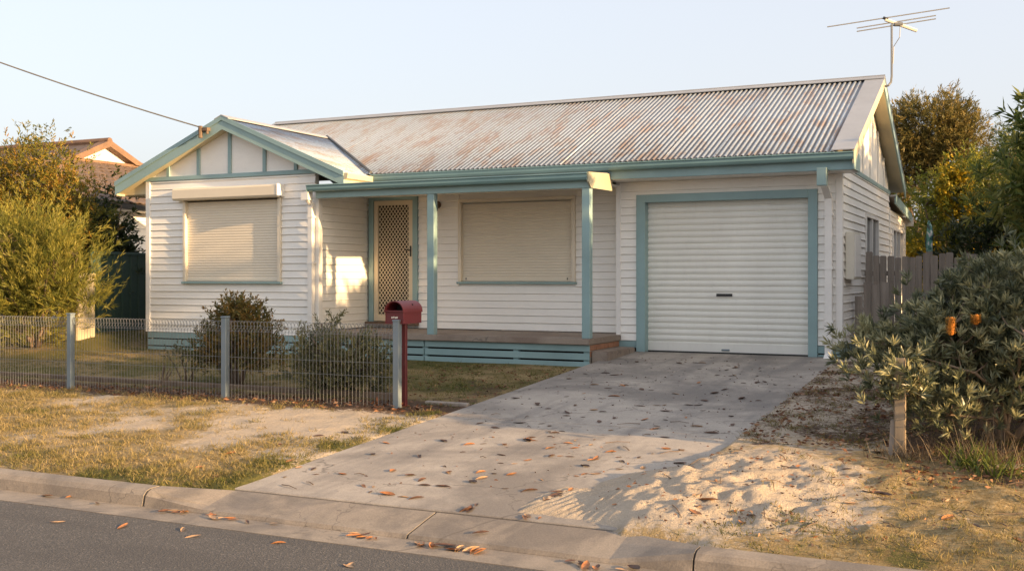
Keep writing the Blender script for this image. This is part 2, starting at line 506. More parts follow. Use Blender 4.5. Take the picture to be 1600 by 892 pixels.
def tree(name, label, cat, loc, lobes, leafm, stems, twig_r=0.012, bark='bark', group=None, fol_name='crown', twigs=0.6, **kw):
    """lobes and stems relative to loc. Stems: list of (points, r0, r1)."""
    o = empty(name, loc, label, cat, group)
    L = np.array(loc)
    C, O = lobe_points(lobes)
    C = C + L
    V, F, tn, B, D, sl = foliage_arrays(C, O, **kw)
    keep = np.repeat(V.reshape(-1, 4, 3)[:, :, 2].min(1) > loc[2] + 0.01, 4)
    f = mesh_np(fol_name, V, F[keep[::4]], leafm, o, tn)
    mb = MB()
    skel = []
    for pts, r0, r1 in stems:
        P = [Vector(p) + Vector(loc) for p in pts]
        # smooth and wobble
        Q = []
        for i in range(len(P) - 1):
            for t in (0, 0.5):
                w = Vector((random.uniform(-1, 1), random.uniform(-1, 1), random.uniform(-.4, .4))) * (P[i + 1] - P[i]).length * 0.05
                Q.append(P[i].lerp(P[i + 1], t) + (w if t else Vector()))
        Q.append(P[-1])
        m_ = len(Q)
        mb.tube(Q, [r0 + (r1 - r0) * i / (m_ - 1) for i in range(m_)], 7)
        skel += Q[1:]
    S = np.array([list(q) for q in skel])
    for c in C:
        if random.random() > twigs: continue
        dd = np.linalg.norm(S - c, axis=1) + 0.6 * np.maximum(0, S[:, 2] - c[2])
        s_ = Vector(S[int(dd.argmin())]); c_ = Vector(c)
        mid = s_.lerp(c_, 0.55) + Vector((random.uniform(-1, 1), random.uniform(-1, 1), random.uniform(-1.2, 0.3))) * (c_ - s_).length * 0.12
        mb.tube([s_, mid, c_], [twig_r, twig_r * 0.75, twig_r * 0.35], 4, False)
    mb.build('trunk', M[bark], o, smooth=True)
    return o

def fbm(x, y, s, o=4):
    v = 0; a = 1; t = 0
    for i in range(o):
        v += a * mnoise.noise((x * s, y * s, 3.7 * i)); t += a
        a *= 0.5; s *= 2.1
    return v / t

def sst(a, b, x):
    t = min(1, max(0, (x - a) / (b - a)))
    return t * t * (3 - 2 * t)

# ------------------------------------------------------------------ the ground
def drive_z(y): return 0.09 + 0.0548 * (y - 6.0)
def base_z(x, y):
    if y < 9.3: l = 0.11 + 0.046 * (y - 5.8)
    elif y < 13.4: l = 0.27 + 0.035 * (y - 9.3)
    else: l = 0.414
    r = 0.11 + 0.052 * (min(y, 14.2) - 5.8)
    k = sst(-5.1, -2.15, x)
    return l * (1 - k) + r * k
DX0, DX1 = -5.1, -2.16
def spill(x, y):
    """sand washed over the driveway's edge"""
    edge = -3.05 + 0.55 * sst(7.0, 8.3, y) + 0.2 * sst(6.5, 6.05, y) + 0.10 * fbm(x, y, 1.6, 3)
    t = sst(edge, edge + 0.9, x) * sst(8.6, 7.7, y) * sst(5.95, 6.25, y)
    return t
def ground_z(x, y):
    z = base_z(x, y)
    n = fbm(x, y, 0.9, 4)
    amp = 0.03 if y < 12.8 else 0.012
    z += n * amp
    if y < 13:
        z += (0.024 * fbm(x + 9, y, 2.6, 3) + 0.012 * fbm(x, y + 4, 8.0, 2)) * sst(5.85, 6.1, y) * (1 if x < -3.6 else .7) * (1 if y < 9.6 else .6)
    sp = spill(x, y)
    if x > -3.4 and y < 9:
        core = sst(-2.75, -2.2, x) * sst(-1.0, -1.5, x) * sst(6.1, 6.5, y) * sst(8.3, 7.6, y)
        lump = 0.030 + 0.06 * fbm(x, y + 5, 2.2, 4) + 0.08 * abs(fbm(x, y, 3.2, 4)) + core * (0.035 * (.5 - abs(fbm(x + 3, y, 3.9, 3))) + .03 * fbm(x, y, 9, 2))
        z = z + sp * lump * (1.0 if x > -2.5 else 0.5)
        # a wind-blown bank beside the driveway
        z += 0.03 * math.exp(-((x + 1.75) / 0.42) ** 2) * sst(6.2, 6.9, y) * sst(8.9, 7.9, y)
    z += .25 * sst(-13.2, -14.3, x) * sst(11.3, 13.2, y)
    # under the driveway the ground drops away, except where sand lies over it
    if DX0 - 0.02 < x < DX1 + 0.02 and y < 14.6:
        inside = min(sst(DX0 - 0.02, DX0 + 0.06, x), sst(DX1 + 0.02, DX1 - 0.06, x))
        under = drive_z(y) - 0.05
        over = drive_z(y) - 0.02 + 0.055 * sp + (z - base_z(x, y)) * sp * 0.8
        # tyre-raked ridges where wheels crossed the drift
        wob = .10 * fbm(x, y, 2.3, 3)
        tr = sst(-3.12, -2.85, x + wob) * sst(-2.15, -2.4, x) * sst(6.05, 6.25, y) * sst(7.2, 6.7, y + wob)
        if tr > 0:
            ph = (x - 0.25 * y + .012 * fbm(x, y, 7, 2)) * 2 * math.pi / 0.07
            over = max(over, drive_z(y) - .020 + .030 * tr + .010 * fbm(x, y, 4, 3)) + 0.0065 * math.sin(ph) * tr * (.6 + fbm(x, y + 8, 3, 2))
            under = over
        z = z * (1 - inside) + (under if sp < 0.02 else max(under, over)) * inside
    # meet the kerb
    if y < 6.0:
        z = 0.104 + (z - 0.104) * sst(5.8, 6.0, y)
        if -5.7 < x < -1.55: z -= 0.06 * sst(-5.7, -5.3, x) * sst(-1.55, -1.8, x) * sst(6.0, 5.9, y)
    return z

def axis(parts):
    out = []
    for a, b, st in parts:
        n = max(1, int(round((b - a) / st)))
        out += [a + (b - a) * i / n for i in range(n)]
    out.append(parts[-1][1])
    return out
GX = axis([(-400, -60, 60), (-60, -20, 5), (-20, -13, .2), (-13, -6, .07), (-6, -3.5, .05), (-3.5, -1, .022), (-1, 1, .045), (1, 6, .4), (6, 60, 6), (60, 400, 60)])
GY = axis([(5.8, 7.2, .028), (7.2, 9.6, .04), (9.6, 14.6, .1), (14.6, 24, .6), (24, 90, 6), (90, 600, 60)])
V = []
cover = []
for y in GY:
    for x in GX:
        V.append((x, y, ground_z(x, y) if abs(x) < 40 and y < 60 else 0.5))
        n1 = fbm(x, y, 0.75, 4); n2 = fbm(x + 31, y, 2.6, 3)
        if x < -3.6:
            if y < 9.25:        # verge
                dry = 0.62 + 0.9 * n1 + 0.25 * n2
                sandy = sst(-9.0, -6.8, x) * sst(7.2, 8.2, y)
                dry -= 0.30 * sandy
                grn = 0.10 + 0.20 * sst(6.5, 5.85, y) + 0.45 * sst(-5.75, -5.2, x) + 0.22 * sst(-8.5, -12, x) + 0.8 * n2 - 0.25 * sandy + 0.5 * n1
                lit = 0.05 + 0.75 * sst(8.75, 9.2, y) + 0.25 * n2
            else:
                dry = 0.85
                grn = 0.50 + 0.7 * n1 + 0.4 * n2
                lit = 0.15 + 0.8 * sst(10.0, 9.4, y) + 0.45 * sst(-7.2, -5.2, x) * sst(13.0, 11, y) * (0.5 + n2 * 1.5) + 0.5 * sst(14.5, 16, y)
        else:
            dry = 0.26 + 1.3 * n1 + 0.55 * sst(-1.4, -0.4, x) - .9 * spill(x, y) * sst(-1.2, -1.9, x) + 0.5 * sst(6.6, 6.0, y) * sst(-1.7, -1.3, x)
            grn = -0.05 + 0.40 * sst(6.75, 6.0, y) * sst(-1.8, -1.2, x) + 0.7 * n2 * sst(-1.9, -1.2, x) - 0.6 * spill(x, y) * sst(-1.2, -1.9, x)
            lit = -0.05 + 0.55 * sst(8.2, 9.4, y) + 0.5 * n1 + 0.5 * sst(-1.0, -0.3, x) * sst(7.2, 8.0, y) + 0.7 * n2 + .9 * sst(-1.05, -.75, x) * sst(8.35, 8.9, y)  # litter, with the shady dark under the banksia painted in by the last term
            if y > 9.0: grn += 0.25 + .8 * n1
        cover.append((min(1, max(0, grn)), min(1, max(0, dry)), min(1, max(0, lit)), 1))
nx = len(GX)
F = [(j * nx + i, j * nx + i + 1, (j + 1) * nx + i + 1, (j + 1) * nx + i) for j in range(len(GY) - 1) for i in range(nx - 1)]
ground = mesh_np('ground', V, F, M['ground'], kind='structure')
ca = ground.data.attributes.new("cover", 'FLOAT_COLOR', 'POINT')
ca.data.foreach_set("color", np.array(cover, dtype=np.float32).ravel())
ground.data.polygons.foreach_set("use_smooth", [True] * len(ground.data.polygons))

# road, gutter apron, kerbs
mb = MB()
mb.add([(-400, -60, -0.02), (400, -60, -0.02), (400, 5.34, 0), (-400, 5.34, 0)], [(0, 1, 2, 3)])
mb.build('road', M['asphalt'], kind='structure')
mb = MB()
mb.prism([(0, 5.33, 0.004), (0, 5.66, -0.004), (0, 5.66, -0.2), (0, 5.33, -0.2)], (-60, 0, 0), (60, 0, 0))
mb.build('gutter_apron', M['kerb'], kind='structure')
KP = [(5.62, -0.15), (5.63, 0.0), (5.645, 0.07), (5.675, 0.100), (5.71, 0.110), (5.80, 0.112), (5.83, -0.15)]
LP = [(5.62, -0.15), (5.63, 0.0), (5.645, 0.022), (5.72, 0.036), (5.85, 0.062), (5.995, 0.088), (6.0, -0.15)]
def kerb_run(x0, x1, pa=KP, pb=KP):
    mb = MB()
    n = len(pa)
    vs_ = [(x0, y, z) for y, z in pa] + [(x1, y, z) for y, z in pb]
    mb.add(vs_, [tuple(range(n)), tuple(range(n, 2 * n))] + [(i, (i + 1) % n, n + (i + 1) % n, n + i) for i in range(n)])
    o = mb.build('kerb_stone', M['kerb'], kerb)
    return o
kerb = tag(bpy.data.objects.new('kerb', None), kind='structure'); COL.objects.link(kerb)
x = -5.56
for i in range(12):
    kerb_run(x - 2.4, x - 0.012); x -= 2.4
kerb_run(-5.55, -5.05, KP, LP)
kerb_run(-5.05, -3.42, LP, LP); kerb_run(-3.405, -2.1, LP, LP)
kerb_run(-2.1, -1.62, LP, KP)
x = -1.608
for i in range(8):
    kerb_run(x, x + 2.388); x += 2.4
# driveway slabs
dr = tag(bpy.data.objects.new('driveway', None), kind='structure'); COL.objects.link(dr)
for y0, y1 in ((6.035, 9.066), (9.09, 11.696), (11.72, 14.43)):
    mb = MB()
    mb.prism([(0, y0, drive_z(y0)), (0, y1, drive_z(y1)), (0, y1, drive_z(y1) - 0.12), (0, y0, drive_z(y0) - 0.12)], (DX0, 0, 0), (DX1 if y0 > 6.5 else DX1, 0, 0))
    bevel(mb.build('concrete_slab', M['concrete'], dr), 0.006, 1)
mb = MB()
for yj in (6.009, 9.078, 11.708):
    mb.box(DX0 + .01, DX1 - .01, yj - .016, yj + .024, drive_z(yj) - .06, drive_z(yj) - .010)
mb.build('joint_filler', M['dark'], dr)
mb = MB()
mb.prism([(0, 13.55, .505), (0, 14.42, .535), (0, 14.42, .3), (0, 13.55, .3)], (-2.15, 0, 0), (-0.55, 0, 0))
bevel(mb.build('path', M['concrete'], kind='structure'), 0.006, 1)

# ------------------------------------------------------------------ the house
house = empty('house', (-7.6, 13.4, 0.4), 'cream weatherboard house with teal trim, corrugated roof and attached garage', 'house')
PITCH = 0.111
def board_prof(h):
    return [(0.0, 0.0), (0.017, 0.0), (0.021, 0.006), (0.021, 0.014), (0.016, 0.022), (0.011, h * 0.55), (0.005, h - 0.004), (0.0, h - 0.004)]

def wall(name_label, ax, plane, a0, a1, z0, z1, holes=(), thick=0.09, board_top=None):
    """ax 'x': faces -y, 'y': faces +x. holes: (a0,a1,z0,z1)"""
    As = sorted({a0, a1, *[h[0] for h in holes], *[h[1] for h in holes]})
    Zs = sorted({z0, z1, *[h[2] for h in holes], *[h[3] for h in holes]})
    As = [a for a in As if a0 <= a <= a1]; Zs = [z for z in Zs if z0 <= z <= z1]
    mb = MB()
    for i in range(len(As) - 1):
        for j in range(len(Zs) - 1):
            ca_, cz_ = (As[i] + As[i + 1]) / 2, (Zs[j] + Zs[j + 1]) / 2
            if any(h[0] < ca_ < h[1] and h[2] < cz_ < h[3] for h in holes): continue
            if ax == 'x': mb.box(As[i], As[i + 1], plane, plane + thick, Zs[j], Zs[j + 1])
            else: mb.box(plane - thick, plane, As[i], As[i + 1], Zs[j], Zs[j + 1])
    w = mb.build('wall', M['board'], house, name_label)
    cache = {}
    z = z0
    top = board_top or z1
    while z < top - 0.02:
        h = min(PITCH, top - z)
        segs = [(a0, a1)]
        for ha, hb, hz0, hz1 in holes:
            if min(z + h, hz1) - max(z, hz0) > 0.02:
                ns = []
                for s0, s1 in segs:
                    if hb <= s0 or ha >= s1: ns.append((s0, s1)); continue
                    if ha - s0 > 0.01: ns.append((s0, ha))
                    if s1 - hb > 0.01: ns.append((hb, s1))
                segs = ns
        for s0, s1 in segs:
            jd, jz = random.uniform(-.0015, .002), random.uniform(-.0012, .0012)
            pr = [(d + jd, q + jz) for d, q in board_prof(h)]
            mb = MB()
            if ax == 'x': mb.prism([(0, plane - d, z + q) for d, q in pr], (s0 + .002, 0, 0), (s1 - .002, 0, 0))
            else: mb.prism([(plane + d, 0, z + q) for d, q in pr], (0, s0 + .002, 0), (0, s1 - .002, 0))
            mb.build('weatherboard', M['board'], w)
        z += PITCH
    return w

def part_box(name, m, b, parent=None, label=None, bev=0.004):
    mb = MB(); mb.box(*b)
    o = mb.build(name, M[m], parent or house, label)
    if bev: bevel(o, bev, 1)
    return o

BX0, BX1, BY = -13.12, -9.69, 13.4
PY, GXL, GXR, GY_ = 14.75, -5.25, -2.16, 14.44
wall('front wall under the small gable', 'x', BY, BX0 + .05, BX1 - .05, 0.70, 3.18, [(-12.33, -10.37, 1.53, 3.03)])
wall('short wall catching sun beside the front door', 'y', BX1, BY + .05, PY, 0.79, 2.92)
wall('shaded wall at the back of the porch', 'x', PY, BX1 + .03, GXL + 0.3, 0.79, 2.92, [(-9.65, -8.72, 0.85, 2.91), (-7.98, -6.01, 1.53, 2.81)])
wall('wall around the garage door', 'x', GY_, GXL + .05, GXR - .05, 0.70, 2.95, [(-4.95, -2.45, 0.4, 2.76)])
wall('side wall facing the paling fence', 'y', GXR, GY_ + .05, 19.9, 0.70, 3.06, [(16.72, 18.25, 1.25, 2.56)])
wall('side wall of the rear lean-to', 'y', GXR - 0.004, 19.96, 22.62, 0.70, 2.80, [(20.38, 22.2, 1.25, 2.50)])
# unseen closing walls
mb = MB()
mb.box(BX0 - .02, BX0 + .06, BY + .1, 19.9, .5, 3.15); mb.box(BX0, GXR - .1, 19.86, 19.94, .5, 3.15); mb.box(GXL - .02, GXL + .05, GY_ + .1, PY + .05, .55, 2.95)
mb.box(-6, GXR - .1, 22.6, 22.68, .5, 2.8); mb.box(-6.08, -6, 19.9, 22.6, .5, 2.8)
mb.build('wall', M['board'], house, 'plain rear walls')
# corner cover strips
for nm, b in [('corner_strip', (BX0 - .03, BX0 + .06, BY - .03, BY + .06, .70, 3.18)),
              ('corner_strip', (BX1 - .06, BX1 + .028, BY - .028, BY + .07, .70, 2.92)),
              ('corner_strip', (GXL - .01, GXL + .06, GY_ - .028, GY_ + .05, .70, 2.95)),
              ('corner_strip', (GXR - .06, GXR + .028, GY_ - .028, GY_ + .06, .70, 3.06)),
              ('corner_strip', (GXR - .05, GXR + .026, 19.9, 19.96, .70, 2.83)),
              ('corner_strip', (GXR - .05, GXR + .026, 22.6, 22.69, .70, 2.80))]:
    part_box(nm, 'trim_white', b)
# teal base boards (bay, garage corners, side wall)
def base_boards(b, n, gap, faces):
    z0, z1 = b[4], b[5]
    h = (z1 - z0 - gap * (n - 1)) / n
    for i in range(n):
        z = z0 + i * (h + gap)
        part_box('base_board', 'teal', (b[0], b[1], b[2], b[3], z, z + h))
base_boards((BX0, BX1, BY - .01, BY + .03, .36, .697), 3, .02, 0)
base_boards((GXL + .01, -4.95, GY_ - .01, GY_ + .03, .60, .697), 1, .02, 0)
base_boards((-2.45, GXR + .01, GY_ - .01, GY_ + .03, .48, .697), 2, .015, 0)
base_boards((GXR - .03, GXR + .009, GY_ + .032, 22.6, .45, .697), 2, .02, 0)
part_box('footing', 'dark', (BX0 + .06, BX1 - .04, BY + .05, 19.8, .2, .70), bev=0)
part_box('footing', 'dark', (GXL + .06, GXR - .06, GY_ + .3, 19.8, .2, .5), bev=0)

# ---- gable of the bay: panels, battens, rails
GCX = -11.39
RS = 0.4225
def bay_z(x): return 4.115 - RS * abs(x - GCX)
tri_top = bay_z(GCX) - .12
pan = MB()
pan.prism([(BX0, 0, 3.19), (BX1, 0, 3.19), (BX1, 0, bay_z(BX1) - .09), (GCX, 0, tri_top), (BX0, 0, bay_z(BX0) - .09)], (0, BY, 0), (0, BY + .06, 0))
gable = pan.build('gable', M['board'], house, 'panelled gable over the shuttered front window')
part_box('gable_rail', 'teal', (BX0 - .25, BX1 + .25, BY - .035, BY - .002, 3.18, 3.245), gable)
for sx in (-12.67, -12.03, GCX, -10.70, -10.10):
    t = bay_z(sx) - .14
    if t > 3.28: part_box('gable_batten', 'teal', (sx - .032, sx + .032, BY - .028, BY - .002, 3.247, t), gable)
# eave ends boxed between the wall and the barge boards
# ---- corrugated roofs
def corrugated(name, parent, u0, u1, fn, rows=2, amp=0.0105, pitch=0.076, m='roof', seg=8):
    """fn(u, t, h) -> world point: u across the corrugations, t 0..1 along them, h height above sheet plane"""
    n = max(2, int(round((u1 - u0) / pitch * seg)))
    V, F = [], []
    for j in range(rows):
        for i in range(n + 1):
            u = u0 + (u1 - u0) * i / n
            V.append(fn(u, j / (rows - 1), amp * math.sin(2 * math.pi * u / pitch)))
    for j in range(rows - 1):
        for i in range(n):
            a = j * (n + 1) + i
            F.append((a, a + 1, a + n + 2, a + n + 1))
    o = mesh_np(name, V, F, M[m], parent)
    o.data.polygons.foreach_set("use_smooth", [True] * len(F))
    sd = o.modifiers.new("thick", 'SOLIDIFY'); sd.thickness = 0.003
    return o

EY, EZ, RY, RZ, BEY = 13.93, 3.20, 17.15, 4.63, 20.37
MS = (RZ - EZ) / (RY - EY)
ML = math.hypot(1, MS)
X0, X1 = -13.42, -1.92
mb = MB()
mb.slope_slab(X0 + .03, X1 - .02, EY + .02, EZ - .03, RY, RZ - .03, .05)
mb.slope_slab(X0 + .03, X1 - .02, RY, RZ - .03, BEY - .02, EZ - .03, .05)
roof = mb.build('roof', M['cream'], house, 'long rusting corrugated iron roof')
nsh = 15
sw = (X1 - .28 - X0) / nsh
for i in range(nsh):
    k = random.uniform(0, .004)
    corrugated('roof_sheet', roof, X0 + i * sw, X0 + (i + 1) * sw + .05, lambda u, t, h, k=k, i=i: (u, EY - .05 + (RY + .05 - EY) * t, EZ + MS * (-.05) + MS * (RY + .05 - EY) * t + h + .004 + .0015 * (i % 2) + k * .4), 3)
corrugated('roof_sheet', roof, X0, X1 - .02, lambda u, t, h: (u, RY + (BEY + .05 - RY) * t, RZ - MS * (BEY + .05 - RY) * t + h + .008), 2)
mb = MB()
for s_ in (-1, 1):
    mb.prism([(0, RY, RZ + .045), (0, RY + s_ * .11, RZ + .04 - .11 * MS), (0, RY + s_ * .11, RZ + .028 - .11 * MS), (0, RY, RZ + .03)], (X0 - .02, 0, 0), (X1 + .01, 0, 0))
mb.tube([(X0 - .02, RY, RZ + .042), (X1 + .01, RY, RZ + .042)], .014, 8)
mb.build('ridge_capping', M['flashing'], roof)
# verge flashing lying on the sheets along the gable edge
mb = MB()
mb.slope_slab(X1 - .27, X1 + .012, EY - .05, EZ - .05 * MS + .028, RY + .02, RZ + .02 * MS + .022, .012)
mb.build('verge_flashing', M['flashing'], roof)
mb = MB()
mb.slope_slab(X1 - .27, X1 + .012, BEY + .05, EZ - .05 * MS + .028, RY - .02, RZ + .02 * MS + .022, .012)
mb.build('verge_flashing', M['flashing'], roof)
# barge boards
mb = MB(); mb.slope_slab(X1 - .018, X1 + .004, EY - .03, EZ - .02, RY, RZ + .015, .16); mb.build('barge_board', M['cream'], roof, 'front barge board coloured in sunlit cream')  # sun glow painted on the front board as cream
mb = MB(); mb.slope_slab(X1 - .018, X1 + .004, BEY + .04, EZ - .02, RY, RZ + .015, .16); mb.build('barge_board', M['teal_light'], roof, 'pale teal rear barge board')
mb = MB(); mb.slope_slab(X0, X0 + .025, EY - .03, EZ - .02, RY, RZ + .015, .16); mb.slope_slab(X0, X0 + .025, BEY + .04, EZ - .02, RY, RZ + .015, .16); mb.build('barge_board', M['teal'], roof)
# right gable: panel with battens and a rail
gp = MB()
gp.prism([(0, GY_ + .02, 3.09), (0, 19.88, 3.09), (0, 19.88, EZ + MS * (BEY - 19.88) - .12), (0, RY, RZ - .1), (0, GY_ + .02, EZ + MS * (GY_ + .02 - EY) - .12)], (GXR - .05, 0, 0), (GXR, 0, 0))
gable2 = gp.build('gable', M['board'], house, 'tall side gable of battened sheets')
part_box('gable_rail', 'teal_light', (GXR + .001, GXR + .03, GY_ - .02, 19.93, 3.055, 3.12), gable2)
for yb in (14.74, 15.62, 16.49, 17.36, 18.32, 19.11):
    zt = min(EZ + MS * (yb - EY), EZ + MS * (BEY - yb)) - .14
    part_box('gable_batten', 'trim_white', (GXR + .001, GXR + .022, yb - .022, yb + .022, 3.122, zt), gable2)
# eave: gutter, fascia, soffit
def gutter(name, x0, x1, yf, zt, h, m, parent, d=.11):
    mb = MB()
    prof = [(yf + .010, zt), (yf - .006, zt - .004), (yf - .008, zt - .016), (yf + .006, zt - .028), (yf + .006, zt - h * .62), (yf + .02, zt - h * .9), (yf + .04, zt - h), (yf + d, zt - h), (yf + d, zt - .015), (yf + d - .006, zt - .015), (yf + d - .006, zt - h + .008), (yf + .045, zt - h + .008), (yf + .014, zt - h * .6), (yf + .014, zt - .008)]
    mb.prism([(0, y, z) for y, z in prof], (x0, 0, 0), (x1, 0, 0))
    mb.box(x0, x0 + .006, yf + .005, yf + d, zt - h * .95, zt - .012); mb.box(x1 - .006, x1, yf + .005, yf + d, zt - h * .95, zt - .012)
    return mb.build(name, M[m], parent)
gutter('gutter', -9.06, X1 + .0, 13.87, 3.175, .105, 'teal_gutter', roof)
part_box('fascia', 'teal', (-9.2, X1 - .02, 13.982, 14.008, 2.955, 3.155), roof)
part_box('soffit', 'trim_white', (-9.2, X1 - .025, 14.008, 14.44, 2.95, 2.962), roof, bev=0)
part_box('soffit', 'teal_light', (X1 - .02, X1 + .003, 13.93, 14.46, 2.955, 3.185), roof, 'boxed eave end at the corner')
# lean-to roof at the back
mb = MB(); mb.slope_slab(-6.2, X1 - .12, 19.9, 3.05, 22.9, 2.86, .03); mb.build('lean_to_roof', M['flashing'], house)
mb = MB(); mb.slope_slab(X1 - .14, X1 - .115, 19.93, 3.06, 22.9, 2.87, .17); mb.build('fascia', M['teal_light'], house)

# bay roof
bx0, bx1 = GCX - 2.27, GCX + 2.30
BYF, BYB = 13.2, 16.1
mb = MB()
mb.prism([(bx0 + .03, 0, bay_z(bx0 + .03) - .03), (GCX, 0, bay_z(GCX) - .03), (GCX, 0, bay_z(GCX) - .08), (bx0 + .03, 0, bay_z(bx0 + .03) - .08)], (0, BYF + .02, 0), (0, BYB, 0))
mb.prism([(bx1 - .03, 0, bay_z(bx1 - .03) - .03), (GCX, 0, bay_z(GCX) - .03), (GCX, 0, bay_z(GCX) - .08), (bx1 - .03, 0, bay_z(bx1 - .03) - .08)], (0, BYF + .02, 0), (0, BYB, 0))
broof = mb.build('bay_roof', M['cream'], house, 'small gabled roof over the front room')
for i in range(4):
    a, b = BYF + i * .725, min(BYF + (i + 1) * .725 + .04, BYB)
    for xe in (bx0 - .03, bx1 + .03):
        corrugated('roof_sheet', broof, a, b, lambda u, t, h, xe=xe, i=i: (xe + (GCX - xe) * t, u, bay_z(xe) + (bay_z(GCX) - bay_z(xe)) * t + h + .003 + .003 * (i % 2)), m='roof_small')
mb = MB()
for s_ in (-1, 1):
    mb.prism([(GCX, 0, bay_z(GCX) + .04), (GCX + s_ * .14, 0, bay_z(GCX + .14) + .04), (GCX + s_ * .14, 0, bay_z(GCX + .14) + .026), (GCX, 0, bay_z(GCX) + .026)], (0, BYF - .02, 0), (0, 15.93, 0))
mb.build('ridge_capping', M['flashing'], broof)
for s_, xe in ((-1, bx0), (1, bx1)):
    mb = MB()
    mb.prism([(xe, 0, bay_z(xe) + .01), (GCX, 0, bay_z(GCX) + .01), (GCX, 0, bay_z(GCX) - .19), (xe, 0, bay_z(xe) - .19)], (0, BYF, 0), (0, BYF + .022, 0))
    bb = mb.build('barge_board', M['teal_light'], broof)
    mb = MB()
    mb.prism([(xe, 0, bay_z(xe) + .028), (GCX, 0, bay_z(GCX) + .028), (GCX, 0, bay_z(GCX) - .045), (xe, 0, bay_z(xe) - .045)], (0, BYF - .016, 0), (0, BYF - .001, 0))
    mb.build('barge_cover', M['teal'], broof)
# eave sides of the bay roof (their cream stands in for sunlight on them)
ez = bay_z(bx1)
mb = MB()
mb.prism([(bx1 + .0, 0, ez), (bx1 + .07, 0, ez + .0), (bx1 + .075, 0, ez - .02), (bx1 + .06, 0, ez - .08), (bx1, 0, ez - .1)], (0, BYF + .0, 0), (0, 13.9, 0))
mb.build('gutter', M['cream'], broof, 'eave gutter coloured in sunlit cream')
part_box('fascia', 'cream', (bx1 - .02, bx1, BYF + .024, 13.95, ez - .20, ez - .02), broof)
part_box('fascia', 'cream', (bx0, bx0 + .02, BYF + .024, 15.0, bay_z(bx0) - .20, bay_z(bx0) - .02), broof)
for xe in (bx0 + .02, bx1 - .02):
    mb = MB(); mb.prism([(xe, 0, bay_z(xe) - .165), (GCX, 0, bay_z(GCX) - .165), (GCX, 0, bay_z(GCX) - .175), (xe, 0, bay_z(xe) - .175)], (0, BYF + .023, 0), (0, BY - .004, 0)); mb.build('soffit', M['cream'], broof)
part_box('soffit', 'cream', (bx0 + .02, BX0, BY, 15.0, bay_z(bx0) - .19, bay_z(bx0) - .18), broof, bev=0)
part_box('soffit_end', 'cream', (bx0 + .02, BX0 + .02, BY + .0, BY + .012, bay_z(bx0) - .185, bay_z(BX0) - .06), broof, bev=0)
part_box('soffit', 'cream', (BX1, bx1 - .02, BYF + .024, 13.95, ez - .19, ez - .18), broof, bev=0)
# valley flashing
def main_z(y): return EZ + MS * (y - EY)
yv1 = EY + (bay_z(GCX) - EZ) / MS
a = Vector((bx1 + .02, EY - .03, EZ + .015)); b = Vector((GCX + .02, yv1, bay_z(GCX) + .03))
mb = MB(); mb.tube([a, a.lerp(b, .5) + Vector((0, 0, .004)), b], .022, 6)
mb.build('valley_flashing', M['lead'], broof)

# ---- porch
mb = MB(); mb.box(BX1 + .03, -5.19, 13.2, PY, .70, .78)
porch = mb.build('porch', M['slab'], house, 'concrete porch floor')
bevel(porch, .008, 2)
for i in range(3):
    z1 = .695 - i * .112
    for xa, xb in ((-9.66, -7.75), (-7.735, -5.21)):
        part_box('base_board', 'teal', (xa, xb, 13.25, 13.275, z1 - .088, z1), porch)
for xs in (-9.6, -7.74, -6.3, -5.26):
    part_box('bearer', 'teal', (xs - .04, xs + .04, 13.276, 13.33, .36, .69), porch, bev=0)
part_box('underfloor', 'dark', (-9.64, -5.30, 13.36, 14.4, .3, .69), porch, bev=0)
# little brick course and step at the porch end
part_box('brick_base', 'mortar', (-5.30, -5.216, 13.28, 14.42, .40, .697), porch, bev=0)
yb = 13.285
while yb < 14.3:
    for zb, sh in ((.618, 0), (.535, .11)):
        part_box('brick', 'brick', (-5.29, -5.207, yb + sh * 0, yb + .215, zb, zb + .072), porch, bev=.004)
    yb += .227
st = MB(); st.box(-5.2, -4.965, 13.3, 14.40, .3, .612); bevel(st.build('step', M['slab'], porch), .012, 2)
# posts
for xa in (-7.70, -5.32):
    p = part_box('porch_post', 'teal', (xa, xa + .115, 13.255, 13.36, .782, 2.80), porch, bev=.006)
    part_box('post_foot', 'galv', (xa + .01, xa + .105, 13.265, 13.35, .775, .80), p)
# beam, gutter, ceiling and porch roof
part_box('porch_beam', 'teal_light', (-9.63, -5.205, 13.245, 13.285, 2.785, 2.885), porch)
gutter('porch_gutter', -9.72, -5.2, 13.13, 2.985, .105, 'teal_gutter', porch)
part_box('porch_ceiling', 'trim_white', (BX1 + .03, -5.21, 13.29, PY - .03, 2.89, 2.905), porch, bev=0)
mb = MB(); mb.slope_slab(-9.65, -5.2, 13.2, 2.992, 14.0, 3.045, .012); mb.build('porch_roof', M['flashing'], porch)
mb = MB(); mb.prism([(0, 13.15, 2.99), (0, 14.05, 3.035), (0, 14.05, 2.80), (0, 13.25, 2.785), (0, 13.15, 2.86)], (-5.203, 0, 0), (-5.18, 0, 0)); mb.build('porch_end_board', M['cream_sunlit'], porch, 'porch roof end board in painted sunlit cream')

